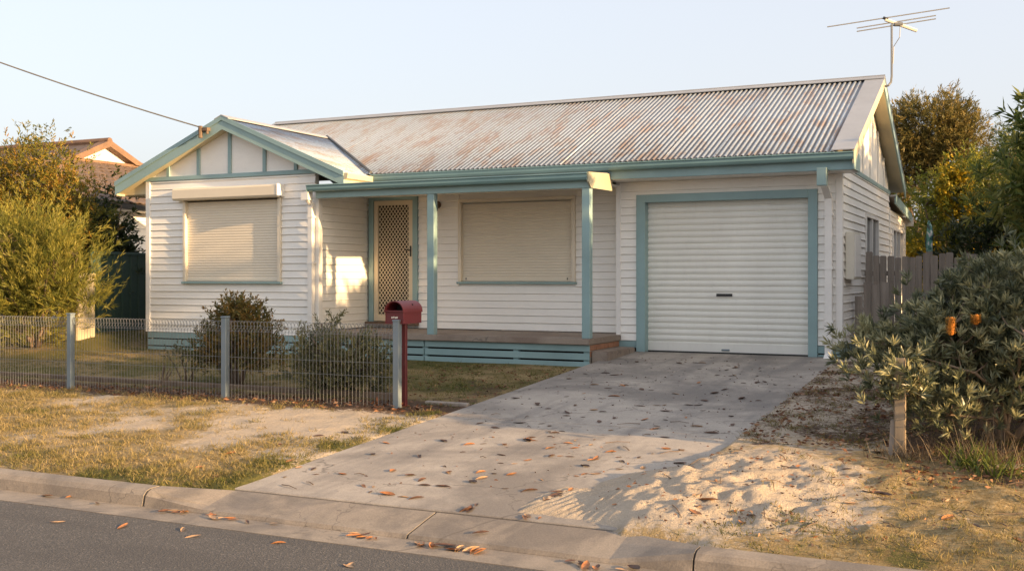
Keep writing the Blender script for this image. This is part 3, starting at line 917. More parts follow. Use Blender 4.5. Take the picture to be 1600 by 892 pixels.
# ---- shuttered windows
def shutter_window(x0, x1, z0, z1, y, box, label):
    """frame, ribbed shutter curtain, sill and (maybe) a projecting box"""
    w = MB()
    # curtain with real ribs
    n = int((z1 - z0 - .06) / .042)
    pr = [(y + .035, z0 + .03)]
    for i in range(n):
        z = z0 + .035 + i * .042
        pr += [(y + .004, z + .004), (y + .001, z + .019), (y + .004, z + .034), (y + .006, z + .039)]
    top = z0 + .035 + n * .042
    pr += [(y + .012, max(top, z1 - .02)), (y + .035, max(top, z1 - .02))]
    w.prism([(0, a, b) for a, b in pr], (x0 + .05, 0, 0), (x1 - .05, 0, 0))
    win = w.build('window_shutter', M['shutter'], house, label)
    for a in (x0, x1 - .055):
        part_box('guide_rail', 'shutter', (a, a + .055, y - .055, y + .03, z0, z1), win, bev=.005)
    part_box('bottom_rail', 'shutter', (x0 + .056, x1 - .056, y - .012, y + .02, z0 + .006, z0 + .05), win)
    part_box('sill', 'teal_light', (x0 - .02, x1 + .02, y - .07, y + .03, z0 - .035, z0 - .002), win)
    if box:
        mb = MB()
        bz0, bz1 = z1 + .005, z1 + .20
        pr = [(y + .02, bz1), (y - .15, bz1), (y - .185, bz1 - .03), (y - .185, bz0 + .03), (y - .16, bz0), (y + .02, bz0)]
        mb.prism([(0, a, b) for a, b in pr], (x0 - .10, 0, 0), (x1 + .03, 0, 0))
        bx = mb.build('shutter_box', M['shutter'], win)
        mb = MB(); mb.box(x1 + .032, x1 + .055, y - .19, y + .02, bz0 + .01, bz1 + .004); bevel(mb.build('end_cap', M['trim_white'], bx), .004, 1)
    else:
        part_box('head_rail', 'shutter', (x0, x1, y - .045, y + .03, z1 + .002, z1 + .05), win)
        for xl in (x0 + .12, x1 - .14): part_box('latch', 'black', (xl, xl + .012, y - .02, y - .013, z0 + .03, z0 + .06), win, bev=0)
    return win
shutter_window(-12.33, -10.37, 1.53, 2.83, BY, True, 'wide closed shutter under a projecting box')
shutter_window(-7.98, -6.01, 1.53, 2.76, PY, False, 'closed shutter at the back of the porch')

# ---- front door
mb = MB()
dx0, dx1, dz0, dz1 = -9.645, -8.725, .90, 2.895
mb.box(dx0, dx0 + .09, PY - .035, PY + .08, dz0 - .02, dz1); mb.box(dx1 - .09, dx1, PY - .035, PY + .08, dz0 - .02, dz1); mb.box(dx0 + .09, dx1 - .09, PY - .035, PY + .08, dz1 - .055, dz1)
dframe = mb.build('door_frame', M['teal'], house, 'teal door surround')
part_box('door_sill', 'wood_sill', (dx0 - .02, dx1 + .02, PY - .12, PY + .05, dz0 - .075, dz0 - .022), dframe)
ix0, ix1, iz0, iz1 = dx0 + .095, dx1 - .095, dz0 - .01, dz1 - .06
mb = MB()
fw = .075
mb.box(ix0, ix0 + fw, PY - .02, PY + .015, iz0, iz1); mb.box(ix1 - fw, ix1, PY - .02, PY + .015, iz0, iz1)
mb.box(ix0 + fw, ix1 - fw, PY - .02, PY + .015, iz0, iz0 + .10); mb.box(ix0 + fw, ix1 - fw, PY - .02, PY + .015, iz1 - .075, iz1)
sdoor = mb.build('security_door', M['door_cream'], house, 'cream security screen door with diamond grille')
part_box('door_leaf', 'dark', (ix0 + .01, ix1 - .01, PY + .03, PY + .07, iz0, iz1), sdoor, bev=0)
mb = MB()
gx0, gx1, gz0, gz1 = ix0 + fw - .004, ix1 - fw + .004, iz0 + .096, iz1 - .071
sp, hw = .082, .0055
for sgn in (1, -1):
    c = -3.0
    while c < 4:
        # line z = gz0 + c + sgn*1.25*(x-gx0)
        pts = []
        k = sgn * 1.30
        za, zb = c, c + k * (gx1 - gx0)
        xa, xb = 0, gx1 - gx0
        H_ = gz1 - gz0
        lo, hi = sorted((za, zb))
        if hi > 0 and lo < H_:
            def xat(z): return (z - c) / k
            zs0, zs1 = max(lo, 0), min(hi, H_)
            p0, p1 = (xat(zs0), zs0), (xat(zs1), zs1)
            dvx, dvz = p1[0] - p0[0], p1[1] - p0[1]
            l = math.hypot(dvx, dvz)
            if l > .02:
                nx_, nz_ = -dvz / l * hw, dvx / l * hw
                yy = PY - .006 + (0.002 if sgn > 0 else 0)
                mb.prism([(gx0 + p0[0] + nx_, 0, gz0 + p0[1] + nz_), (gx0 + p1[0] + nx_, 0, gz0 + p1[1] + nz_), (gx0 + p1[0] - nx_, 0, gz0 + p1[1] - nz_), (gx0 + p0[0] - nx_, 0, gz0 + p0[1] - nz_)], (0, yy, 0), (0, yy + .004, 0))
        c += sp
mb.build('diamond_grille', M['door_cream'], sdoor)
mb = MB(); mb.box(ix1 - .05, ix1 - .025, PY - .03, PY - .018, 1.93, 2.10); mb.tube([(ix1 - .038, PY - .03, 2.03), (ix1 - .038, PY - .06, 2.03), (ix1 - .11, PY - .06, 2.035)], .010, 6)
mb.build('handle', M['black'], sdoor)
# porch light
pl = MB(); pl.tube([(-8.35, PY - .03, 2.74), (-8.35, PY - .05, 2.74)], .06, 10); pl.tube([(-8.35, PY - .05, 2.73), (-8.35, PY - .11, 2.71), (-8.35, PY - .14, 2.66)], [.045, .05, .055], 10)
pl.build('porch_light', M['wood_sill'], house, smooth=False)

# ---- garage door
mb = MB()
fx0, fx1, ft = -4.95, -2.45, 2.76
mb.box(fx0, fx0 + .13, GY_ - .045, GY_ + .12, .535, ft); mb.box(fx1 - .12, fx1, GY_ - .045, GY_ + .12, .535, ft); mb.box(fx0 + .13, fx1 - .12, GY_ - .045, GY_ + .12, ft - .11, ft)
bevel(mb.build('garage_frame', M['teal'], house, 'teal surround of the garage door'), .004, 1)
mb = MB()
gz0, gz1, gy = .565, 2.66, GY_ + .10
pr = [(gy + .03, gz0), (gy, gz0)]
z = gz0 + .12
while z < gz1 - .06:
    pr += [(gy - .002, z), (gy + .017, z + .010), (gy + .017, z + .019), (gy + .002, z + .028), (gy - .006, z + .055)]
    z += .0855
pr += [(gy, gz1), (gy + .03, gz1)]
mb.prism([(0, a, b) for a, b in pr], (fx0 + .125, 0, 0), (fx1 - .115, 0, 0))
gdoor = mb.build('garage_door', M['roller'], house, 'pale ribbed roller door')
part_box('weather_seal', 'black', (fx0 + .13, fx1 - .12, gy - .004, gy + .03, .54, .566), gdoor, bev=0)
mb = MB(); mb.box(-3.83, -3.61, gy - .022, gy - .004, 1.335, 1.372); mb.box(-3.79, -3.70, gy - .028, gy - .022, 1.342, 1.366); mb.build('handle', M['black'], gdoor)
part_box('lock_plate', 'galv', (-3.76, -3.65, gy - .015, gy - .002, .585, .61), gdoor)

# ---- downpipes
mb = MB()
mb.box(-9.80, -9.725, BY - .12, BY - .045, .42, 2.72); mb.tube([(-9.76, 13.2, 2.87), (-9.76, 13.2, 2.80), (-9.762, BY - .083, 2.70)], [.042, .042, .044], 8)
mb.box(-9.83, -9.70, 13.15, 13.27, 2.76, 2.88)
dp = mb.build('downpipe', M['trim_white'], house, 'white downpipe at the porch corner')
for z in (1.0, 1.8, 2.5): part_box('pipe_strap', 'trim_white', (-9.815, -9.71, BY - .125, BY - .02, z, z + .03), dp, bev=0)
mb = MB()
mb.box(-2.345, -2.255, GY_ - .115, GY_ - .04, .60, 2.62)
mb.prism([(-2.345, GY_ - .115, 2.62), (-2.255, GY_ - .115, 2.62), (-2.255, GY_ - .04, 2.62), (-2.345, GY_ - .04, 2.62)], (0, 0, 0), (-.01, -.22, .14))
mb.prism([(-2.345, GY_ - .115, .60), (-2.255, GY_ - .115, .60), (-2.255, GY_ - .04, .60), (-2.345, GY_ - .04, .60)], (0, 0, 0), (-.015, -.10, -.10))
dp = mb.build('downpipe', M['trim_white'], house, 'white downpipe beside the garage door')
part_box('rain_head', 'teal_light', (-2.37, -2.25, 13.87, 13.99, 2.76, 2.985), dp)
for z in (1.0, 1.7, 2.4): part_box('pipe_strap', 'trim_white', (-2.36, -2.24, GY_ - .12, GY_ - .02, z, z + .03), dp, bev=0)

# ---- side windows
def side_window(y0, y1, z0, z1, n):
    mb = MB()
    x = GXR
    mb.box(x - .05, x + .035, y0 - .03, y0 + .03, z0, z1); mb.box(x - .05, x + .035, y1 - .03, y1 + .03, z0, z1)
    mb.box(x - .05, x + .035, y0 + .03, y1 - .03, z0, z0 + .05); mb.box(x - .05, x + .035, y0 + .03, y1 - .03, z1 - .05, z1)
    for k in range(1, n):
        ym = y0 + (y1 - y0) * k / n
        mb.box(x - .05, x + .03, ym - .03, ym + .03, z0 + .05, z1 - .05)
    f = mb.build('window', M['trim_white'], house, 'dark glazed side window')
    for k in range(n):
        a, b = y0 + (y1 - y0) * k / n, y0 + (y1 - y0) * (k + 1) / n
        part_box('pane', 'glass', (x - .03, x - .015, a + .03, b - .03, z0 + .05, z1 - .05), f, bev=0)
side_window(16.75, 18.22, 1.25, 2.56, 2)
side_window(20.40, 22.2, 1.25, 2.50, 3)
# meter box
mb = MB(); mb.box(GXR + .02, GXR + .13, 14.70, 15.32, 1.57, 2.20)
mbx = mb.build('meter_box', M['plastic_white'], house, 'pale meter box on the side wall'); bevel(mbx, .008, 2)
part_box('meter_door', 'trim_white', (GXR + .131, GXR + .145, 14.73, 15.29, 1.60, 2.17), mbx)
part_box('floodlight', 'plastic_white', (GXR + .02, GXR + .16, 22.72, 22.86, 2.62, 2.80))
# cable bracket on the bay gable
mb = MB(); mb.box(-11.80, -11.62, 13.12, 13.2, 3.91, 3.96); mb.tube([(-11.76, 13.13, 3.80), (-11.76, 13.13, 3.99)], .032, 8); mb.tube([(-11.64, 13.15, 3.86), (-11.64, 13.15, 3.96)], .022, 8)
mb.build('cable_bracket', M['bark'], house)

# ------------------------------------------------------------------ power cable and antenna
mb = MB()
A_, B_, C_ = Vector((-11.76, 13.12, 3.97)), Vector((-14.2, 11.48, 4.89)), Vector((-20.5, 6.9, 8.2))
pts = []
for i in range(41):
    t = i / 40
    # quadratic through A, B(at t=.28), C
    tb = .28
    la = (t - tb) * (t - 1) / ((0 - tb) * (0 - 1)); lb = t * (t - 1) / (tb * (tb - 1)); lc = t * (t - tb) / (1 * (1 - tb))
    pts.append(A_ * la + B_ * lb + C_ * lc)
mb.tube(pts, .011, 6)
tag(mb.build('power_cable', M['lead']), 'thin dark overhead cable sagging down to the small gable', 'cable')

ant = empty('tv_antenna', (-1.88, 17.15, 4.6), 'old metal television antenna on a bent mast at the roof peak', 'antenna')
def tubes(name, m, lst, parent, n=6, label=None):
    mb = MB()
    for p, r in lst: mb.tube(p, r, n)
    return mb.build(name, M[m], parent, label)
tubes('mast', 'alu', [([(-1.91, 17.12, 4.50), (-1.86, 17.13, 4.51), (-1.825, 17.15, 4.56), (-1.815, 17.15, 4.65), (-1.815, 17.15, 5.44)], .017)], ant)
cd = Vector((0.902, 0.432, 0))   # element direction (seen nearly broadside)
hub = Vector((-1.815, 17.15, 5.44))
fw_ = Vector((-0.432, 0.902, 0))
tubes('boom', 'plastic_white', [([hub + Vector((0, 0, .07)) - cd * .10, hub + cd * .38 - Vector((0, 0, .10))], .026)], ant)
def el(c, hl, hr, tilt, r=.0085):
    return ([c - cd * hl - Vector((0, 0, hl * tilt)), c + cd * hr + Vector((0, 0, hr * tilt))], r)
tubes('element', 'alu', [el(hub + Vector((0, 0, .10)) - cd * .07, .91, .95, .155)], ant)
tubes('element', 'alu', [el(hub + Vector((0, 0, .025)), .53, .67, .16), el(hub + Vector((0, 0, -.025)), .53, .67, .16)], ant)
tubes('cable_box', 'alu', [([hub + cd * .04, hub + cd * .16], .035)], ant, 8)
tubes('bracket', 'black', [([hub - cd * .13 + Vector((0, 0, .10)), hub - cd * .06 + Vector((0, 0, .07))], .022)], ant, 6)
tubes('lead_wire', 'black', [([hub + cd * .13, hub + cd * .12 - Vector((0, 0, .2)), hub + cd * .03 - Vector((0, 0, .34)), hub + cd * .02 - Vector((0, 0, .6))], .006)], ant)

# ------------------------------------------------------------------ mailbox
mx, my, mz = -5.785, 9.47, 1.125
mail = empty('mailbox', (-5.66, 9.42, .26), 'dark red metal mailbox with an arched roof on a square post', 'mailbox')
w2, ln, hs = .108, .36, .125
x0, x1, y0, y1 = mx - w2, mx + w2, 9.30, 9.30 + ln
def arch(inset, n=12):
    return [(mx + (w2 - inset) * math.cos(math.pi * k / n), mz + hs + (.10 - inset * .4) * math.sin(math.pi * k / n)) for k in range(n + 1)]
out_ = [(x1, mz)] + arch(0) + [(x0, mz)]
inn = [(x1 - .008, mz + .008)] + arch(.008) + [(x0 + .008, mz + .008)]
mb = MB(); n = len(out_)
vs_ = [(x, y0, z) for x, z in out_] + [(x, y1, z) for x, z in out_] + [(x, y0, z) for x, z in inn] + [(x, y1 - .01, z) for x, z in inn]
fs = [(i, (i + 1) % n, n + (i + 1) % n, n + i) for i in range(n)] + [(2 * n + (i + 1) % n, 2 * n + i, 3 * n + i, 3 * n + (i + 1) % n) for i in range(n)]
fs += [((i + 1) % n, i, 2 * n + i, 2 * n + (i + 1) % n) for i in range(n)] + [tuple(range(n, 2 * n)), tuple(range(3 * n, 4 * n))[::-1]]
mb.add(vs_, fs)
body = mb.build('body', M['red'], mail)
mb = MB(); mb.prism([(x, 0, z) for x, z in [(x1 + .007, mz + hs - .012)] + [(mx + (w2 + .007) * math.cos(math.pi * k / 12), mz + hs + .108 * math.sin(math.pi * k / 12)) for k in range(13)] + [(x0 - .007, mz + hs - .012), (x0 - .001, mz + hs - .012)] + [(mx - (w2 + .001) * math.cos(math.pi * k / 12), mz + hs + .101 * math.sin(math.pi * k / 12)) for k in range(13)] + [(x1 + .001, mz + hs - .012)]], (0, y0 - .012, 0), (0, y1 + .012, 0))
mb.build('arched_roof', M['red'], mail)
part_box('front_panel', 'red_dark', (x0 + .009, x1 - .009, y0 + .004, y0 + .012, mz + .009, mz + .115), mail, bev=0)
part_box('slot_rail', 'red_dark', (x0 + .004, x1 - .004, y0 - .012, y0 + .012, mz + .118, mz + .136), mail)
mb = MB(); mb.box(x0 + .01, x1 - .01, y0 + .2, y0 + .21, mz + .01, mz + .2); mb.build('back_plate', M['dark'], body)
mb = MB()
for k, (a, b) in enumerate(((-.030, .0), (-.008, .003), (.014, -.001), (.03, .001))):
    mb.box(mx + a - .006, mx + a + .008, y0 + .002, y0 + .0035, mz + .055 + b, mz + .072 + b)
mb.build('faded_marking', M['plastic_white'], mail, 'small faded pale marking')
part_box('post', 'red_dark', (-5.760, -5.715, 9.40, 9.445, .18, mz), mail)

# ------------------------------------------------------------------ front wire fence
fence = empty('wire_fence', (-9, 9.3, .27), 'low galvanised loop-top wire fence with steel posts along the verge', 'fence')
FH = 1.115
PX = [-17.35, -15.0, -12.68, -10.34, -7.975, -5.75]
for px in PX:
    p = part_box('post', 'galv', (px - .034, px + .034, 9.265, 9.333, .10, FH + .035), fence)
    mb = MB(); mb.prism([(px - .04, 9.259, FH + .035), (px + .04, 9.259, FH + .035), (px + .04, 9.339, FH + .035), (px - .04, 9.339, FH + .035)], (0, 0, 0), (0, 0, .018)); bevel(mb.build('cap', M['galv'], p), .005, 1)
wire_me = None
for a, b in zip(PX[:-1], PX[1:]):
    mb = MB()
    a1, b1 = a + .045, b - .045
    for y, z in ((9.30, FH), (9.355, FH - .055), (9.30, FH - .11), (9.30, .84 if False else .72), (9.30, .58), (9.30, .20)):
        mb.tube([(a1, y, z), (b1, y, z)], .0020, 5)
    panel = mb.build('wire_panel', M['wire'], fence)
    n = int((b1 - a1) / .045)
    for i in range(n + 1):
        x = a1 + (b1 - a1) * i / n
        if wire_me is None:
            w = MB(); w.tube([(0, 0, 0), (0, 0, FH - .11 - .17), (0, .055, FH - .055 - .17), (0, .03, FH - .012 - .17), (0, .004, FH + .004 - .17), (0, -.014, FH - .02 - .17), (0, 0, FH - .11 - .17)], .0023, 5)
            o = w.build('upright_wire', M['wire'], None)
            wire_me = o.data
        else:
            o = bpy.data.objects.new('upright_wire', wire_me); COL.objects.link(o)
        o.parent = panel
        off = offset_of(panel)
        o.location = Vector((x, 9.30, .17)) - off

# ------------------------------------------------------------------ side paling fence and post
pf = empty('paling_fence', (0, 16.5, .5), 'weathered grey timber paling fence beside the house', 'fence')
x = GXR + .05
i = 0
while x < 2.4:
    w = random.uniform(.085, .10)
    h = 1.90 + random.uniform(-.05, .045) - .02 * x
    mb = MB(); mb.prism([(x, 0, .40), (x + w, 0, .40), (x + w, 0, h - .012), (x + w - .014, 0, h), (x + .014, 0, h), (x, 0, h - .012)], (0, 16.50 + random.uniform(-.006, .006), 0), (0, 16.518, 0))
    mb.build('paling', M['paling'], pf)
    x += w + random.uniform(.003, .016); i += 1
for z in (.75, 1.62): part_box('rail', 'paling', (GXR + .03, 2.4, 16.526, 16.57, z, z + .07), pf, bev=0)
for xp in (-2.0, .3, 2.2): part_box('fence_post', 'paling', (xp, xp + .09, 16.572, 16.66, .4, 1.8), pf)
# broken short palings near the house corner
pf2 = empty('paling_gate', (-1.98, 15.3, .5), 'short dark paling gate tight against the house corner', 'gate')
for k in range(4):
    xg = -2.10 + k * .115
    mb = MB(); mb.box(xg, xg + .095, 15.30, 15.318, .50, 1.50 + .03 * (k % 2) - .16 * (k == 0)); mb.build('paling', M['paling'], pf2)
part_box('rail', 'paling', (-2.10, -1.67, 15.32, 15.35, .8, .86), pf2, bev=0)

pp = empty('pole', (-1.27, 17.0, .5), 'slim grey pole wrapped in green and white cloth behind paling fence', 'pole')
tubes('shaft', 'paling', [([(-1.27, 17.0, .45), (-1.27, 17.0, 2.10)], .045)], pp, 8)
tubes('cloth_wrap', 'cloth', [([(-1.27, 17.0, 1.98), (-1.28, 17.0, 2.12), (-1.26, 16.99, 2.25), (-1.27, 17.0, 2.36), (-1.28, 17, 2.44)], [.046, .056, .05, .034, .012])], pp, 9)

wp = empty('timber_post', (-.845, 8.55, .26), 'short weathered square timber post under the grey green bush', 'post')
mb = MB(); mb.box(-.885, -.805, 8.51, 8.59, .15, .99)
bevel(mb.build('shaft', M['post_wood'], wp), .008, 2)
mb = MB(); mb.prism([(-.93, 8.52, .2), (-.895, 8.52, .2), (-.895, 8.58, .2), (-.93, 8.58, .2)], (0, 0, 0), (.02, 0, .32)); mb.build('brace', M['paling'], wp, 'grey splinter leaning on the post')

# ------------------------------------------------------------------ left: neighbour's house, green fence, pillar
nb = empty('neighbour_house', (-21, 19, .6), "neighbour's house with brown tiled roof and a small white gablet", 'house')
# a hip end falls towards us from the gablet's foot to the eave; ridge runs away along x
EX, EZ2, TX, TZ = -18.5, 3.29, -20.5, 4.43
RYN, RZN, FY, KY = 19.46, 4.92, 15.9, 23.0
mb = MB()
mb.add([(EX, FY, EZ2 - .03), (EX, KY, EZ2 - .03), (TX, 20.56, TZ - .03), (TX, 18.36, TZ - .03)], [(0, 1, 2, 3)])
mb.add([(EX, FY, EZ2 - .03), (TX, 18.36, TZ - .03), (TX, RYN, RZN), (-33, RYN, RZN), (-33, FY, EZ2 - .03)], [(0, 1, 2, 3, 4)])
mb.add([(EX, KY, EZ2 - .03), (-33, KY, EZ2 - .03), (-33, RYN, RZN), (TX, RYN, RZN), (TX, 20.56, TZ - .03)], [(0, 1, 2, 3, 4)])
nroof = mb.build('roof', M['tile'], nb, 'brown tiled hip roof')
TA = math.atan2(TZ - EZ2, EX - TX)
def tile_mesh(w, l):
    mb = MB()
    n = 6
    prof = [(w * k / n, .012 * math.cos(2 * math.pi * k / n)) for k in range(n + 1)]
    vs_ = []
    for d, hh in ((0, .035), (l, .012)):
        for top in (1, 0):
            for py, ph in prof:
                h = (hh + ph) if top else (hh + ph - .025)
                vs_.append((-d * math.cos(TA) + h * math.sin(TA), py, d * math.sin(TA) + h * math.cos(TA)))
    m_ = n + 1
    fs = []
    for k in range(n):
        fs += [(k, k + 1, 2 * m_ + k + 1, 2 * m_ + k), (k, m_ + k, m_ + k + 1, k + 1)]
    mb.add(vs_, fs)
    return mb
L_ = math.hypot(EX - TX, TZ - EZ2)
rows = 11; tl = L_ / rows
tm = tile_mesh(.27, tl + .05)
proto = None
for r_ in range(rows):
    t = r_ / rows
    ya = FY + (18.36 - FY) * (t + .6 / rows); yz = KY + (20.56 - KY) * (t + .6 / rows)
    y = 15.9 + (.135 if r_ % 2 else 0)
    while y < min(yz - .27, 21.4):
        if y > ya:
            if proto is None:
                o = tm.build('roof_tile', M['tile'], None); proto = o.data
            else:
                o = bpy.data.objects.new('roof_tile', proto); COL.objects.link(o)
            o.parent = nroof
            o.location = Vector((EX + (TX - EX) * t, y, EZ2 + (TZ - EZ2) * t + random.uniform(0, .007))) - offset_of(nroof)
        y += .27
mb = MB(); mb.tube([(EX, FY, EZ2 + .02), (TX, 18.36, TZ + .05)], .085, 8); mb.tube([(EX, KY, EZ2 + .02), (TX, 20.56, TZ + .05)], .085, 8); mb.tube([(TX + .2, RYN, RZN + .03), (-33, RYN, RZN + .03)], .085, 8)
mb.build('ridge_tiles', M['tile_ridge'], nroof)
mb = MB(); mb.prism([(0, 18.5, TZ), (0, 20.42, TZ), (0, RYN, RZN - .06)], (TX - .05, 0, 0), (TX, 0, 0)); mb.build('gablet', M['trim_white'], nb, 'small white triangular gablet')
for ye in (18.26, 20.66):
    mb = MB(); mb.prism([(0, ye, TZ), (0, RYN, RZN + .05), (0, RYN, RZN - .11), (0, ye + (.34 if ye < 19 else -.34), TZ)], (TX - .1, 0, 0), (TX + .22, 0, 0)); mb.build('verge_tiles', M['tile_ridge'], nb)
part_box('gablet_sill', 'tile_ridge', (TX - .02, TX + .16, 18.4, 20.5, TZ - .05, TZ + .02), nb)
mb = MB(); mb.prism([(EX, 0, EZ2 - .02), (EX + .10, 0, EZ2 - .02), (EX + .09, 0, EZ2 - .13), (EX, 0, EZ2 - .13)], (0, FY, 0), (0, KY, 0)); mb.build('gutter', M['black'], nb)
part_box('soffit', 'trim_white', (EX - .6, EX - .002, FY, KY, 3.13, 3.15), nb, bev=0)
mb = MB(); mb.box(-33, EX - .55, FY + .5, KY - .5, .5, 3.13)
nw = mb.build('wall', M['board'], nb)
z = 1.9
while z < 3.1:
    mb = MB(); mb.prism([(EX - .55 + d * 1.2, 0, z + q) for d, q in board_prof(.17)], (0, FY + .5, 0), (0, KY - .5, 0)); mb.build('weatherboard', M['board'], nw); z += .17

gf = empty('steel_fence', (-14.3, 16, .65), 'dark green ribbed steel fence between the two houses', 'fence')
pr = []
y = 0
while y < 2.30:
    pr += [(y, 0), (y + .09, 0), (y + .105, .028), (y + .125, .028), (y + .14, 0)]
    y += .19
for k in range(4):
    ys = 13.3 + k * 2.36
    mb = MB()
    n = len(pr)
    vs_ = [(-14.3 + d, ys + a, .62) for a, d in pr] + [(-14.3 + d, ys + a, 2.0) for a, d in pr]
    mb.add(vs_, [(i, i + 1, n + i + 1, n + i) for i in range(n - 1)])
    o = mb.build('steel_sheet', M['green_steel'], gf); sd = o.modifiers.new('t', 'SOLIDIFY'); sd.thickness = .002
    part_box('post', 'green_steel', (-14.33, -14.26, ys - .05, ys - .005, .4, 2.04), gf)
    part_box('rail', 'green_steel', (-14.33, -14.255, ys, ys + 2.3, 1.99, 2.035), gf)
    part_box('rail', 'green_steel', (-14.33, -14.255, ys, ys + 2.3, .61, .67), gf)
pl_ = empty('pillar', (-14.15, 12.9, .5), 'pale cream rendered pillar half hidden by the feathery bush', 'pillar')
mb = MB(); mb.box(-14.40, -14.0, 12.72, 13.1, .3, 1.60); bevel(mb.build('shaft', M['render_wall'], pl_), .012, 2)
mb = MB(); mb.box(-14.43, -13.97, 12.69, 13.13, 1.60, 1.66); bevel(mb.build('cap', M['render_wall'], pl_), .012, 2)

# ------------------------------------------------------------------ vegetation
def limbs(n, h, spread, r0, r1=.01, base=.06):
    out = []
    for k in range(n):
        a = 2 * math.pi * k / n + random.uniform(-.5, .5)
        s_ = spread * random.uniform(.6, 1.1); hh = h * random.uniform(.8, 1.1)
        b = (math.cos(a) * base, math.sin(a) * base, 0)
        out.append(([b, (math.cos(a) * s_ * .35 + b[0], math.sin(a) * s_ * .35, hh * .4), (math.cos(a) * s_ * .75, math.sin(a) * s_ * .75, hh * .75), (math.cos(a) * s_, math.sin(a) * s_, hh)], r0, r1))
    return out

def scaled(k, lobes): return [tuple(v * k for v in l[:6]) + (l[6],) for l in lobes]
# left: tall golden shrub-tree, dark leaved shrub, feathery bush
tree('bottlebrush_tree', 'tall olive and golden leaved tree in front of the tiled roof', 'tree', (-16.25, 13.5, .58),
     scaled(.82, [(-.9, 0, 2.9, 1.5, 1.0, 1.0, 60), (.25, 0, 3.0, 1.2, .9, 1.0, 60), (1.2, -.1, 2.6, .75, .7, .8, 34), (.3, -.2, 1.6, 1.5, .9, .9, 46), (.55, .1, 3.75, .55, .5, .45, 14), (-1.6, 0, 1.9, 1.2, .9, 1.0, 30)]),
     LEAF['gold'], limbs(6, 2.8, 1.1, .06), .016, sprays=24, leaves=9, spread=.20, out=.7, up=.5, rand=.5, slen=.20, ang=.7, L=.082, W=.021, tint_up=.15)
tree('dark_shrub', 'dark leafy shrub at the edge of the green steel fence', 'shrub', (-15.25, 14.4, .62),
     [(0, 0, 1.75, .40, .4, .65, 34), (.28, 0, 1.2, .34, .3, .40, 20), (-.3, 0, 1.2, .45, .4, .6, 22)],
     LEAF['dark'], limbs(4, 2.2, .5, .04), .010, sprays=16, leaves=8, spread=.15, out=.7, up=.4, rand=.6, slen=.2, ang=.8, L=.12, W=.04)
tree('feathery_bush', 'yellow green feathery bush with bare pale stems behind the wire fence', 'shrub', (-14.35, 12.2, .48),
     [(-.1, 0, 1.45, .75, .6, .52, 84), (.45, 0, 1.1, .55, .45, .45, 50), (-.65, .1, 1.0, .65, .6, .55, 50), (-.1, -.2, .75, .7, .4, .35, 50), (-.15, -.25, .42, .75, .35, .30, 50), (.95, 0, .75, .30, .3, .18, 14), (-1.3, 0, 1.2, .6, .5, .6, 40)],
     LEAF['feather'], limbs(8, 1.6, .95, .032, .006), .007, 'bark', twigs=.8, sprays=8, leaves=24, spread=.14, out=.55, up=.75, rand=.4, slen=.42, ang=.42, L=.10, W=.0105, tint_up=.25)

# right background
tree('casuarina_tree', 'tall olive brown tree with a rounded crown behind the house', 'tree', (-2.3, 32, .5),
     [(-.1, 0, 5.2, 1.25, 1.2, .75, 80), (-.75, 0, 4.3, .75, .8, .8, 46), (.7, 0, 4.6, .8, .8, .8, 46), (.1, 0, 4.1, .8, .8, .35, 18), (-1.0, .2, 3.3, .35, .5, .45, 10)],
     LEAF['casuarina'], [([(0, 0, 0), (.05, 0, 1.4), (-.1, 0, 2.6), (-.3, 0, 4.2)], .17, .04), ([(.04, 0, 1.2), (.35, .1, 2.6), (.7, .1, 4.3)], .11, .03), ([(0, 0, 1.6), (-.5, 0, 2.7), (-.9, .1, 3.9)], .08, .03)], .025,
     sprays=26, leaves=11, spread=.17, out=.7, up=.25, rand=.5, slen=.26, ang=.6, L=.14, W=.022, tint_up=.25)
tree('casuarina_tree', 'small sparse olive tree showing between the two big trees', 'tree', (.55, 36, .5),
     [(0, 0, 4.6, 1.1, 1.0, .9, 50)], LEAF['casuarina'], [([(0, 0, 0), (.05, 0, 2.0), (0, 0, 4.4)], .12, .03)], .02,
     sprays=14, leaves=9, spread=.2, out=.6, up=.3, rand=.55, slen=.32, ang=.6, L=.20, W=.028, tint_up=.2)
tree('wattle_tree', 'bushy green wattle with clusters of yellow blossom', 'tree', (-1.15, 24.5, .5),
     [(0, 0, 2.4, 1.0, .8, .8, 50), (-.5, 0, 1.6, .8, .7, .7, 36), (.7, 0, 1.9, .9, .8, .9, 42), (.1, -.3, 3.0, .6, .5, .5, 26)],
     LEAF['limegreen'], limbs(5, 2.6, .8, .06), .015, sprays=18, leaves=9, spread=.16, out=.6, up=.2, rand=.6, slen=.26, ang=.7, L=.12, W=.03, tint_up=.1)
wt = bpy.data.objects.new('blossom', None)
C, O = lobe_points([(-.1 - 1.15, 23.9, 3.35, .26, .2, .5, 40), (.28 - 1.15, 23.8, 2.95, .22, .18, .28, 18), (.55 - 1.15, 23.75, 2.35, .3, .2, .24, 18), (-.95 - 1.15, 23.9, 2.1, .18, .15, .2, 7), (-.5 - 1.15, 23.8, 1.95, .2, .15, .18, 7)])
V, F, tn, *_ = foliage_arrays(C, O, 14, 7, .09, .6, .3, .6, .10, .9, .07, .045)
wattle = [o for o in COL.objects if o.name.startswith('wattle_tree')][0]
mesh_np('blossom', V, F, LEAF['wattle'], wattle, tn)
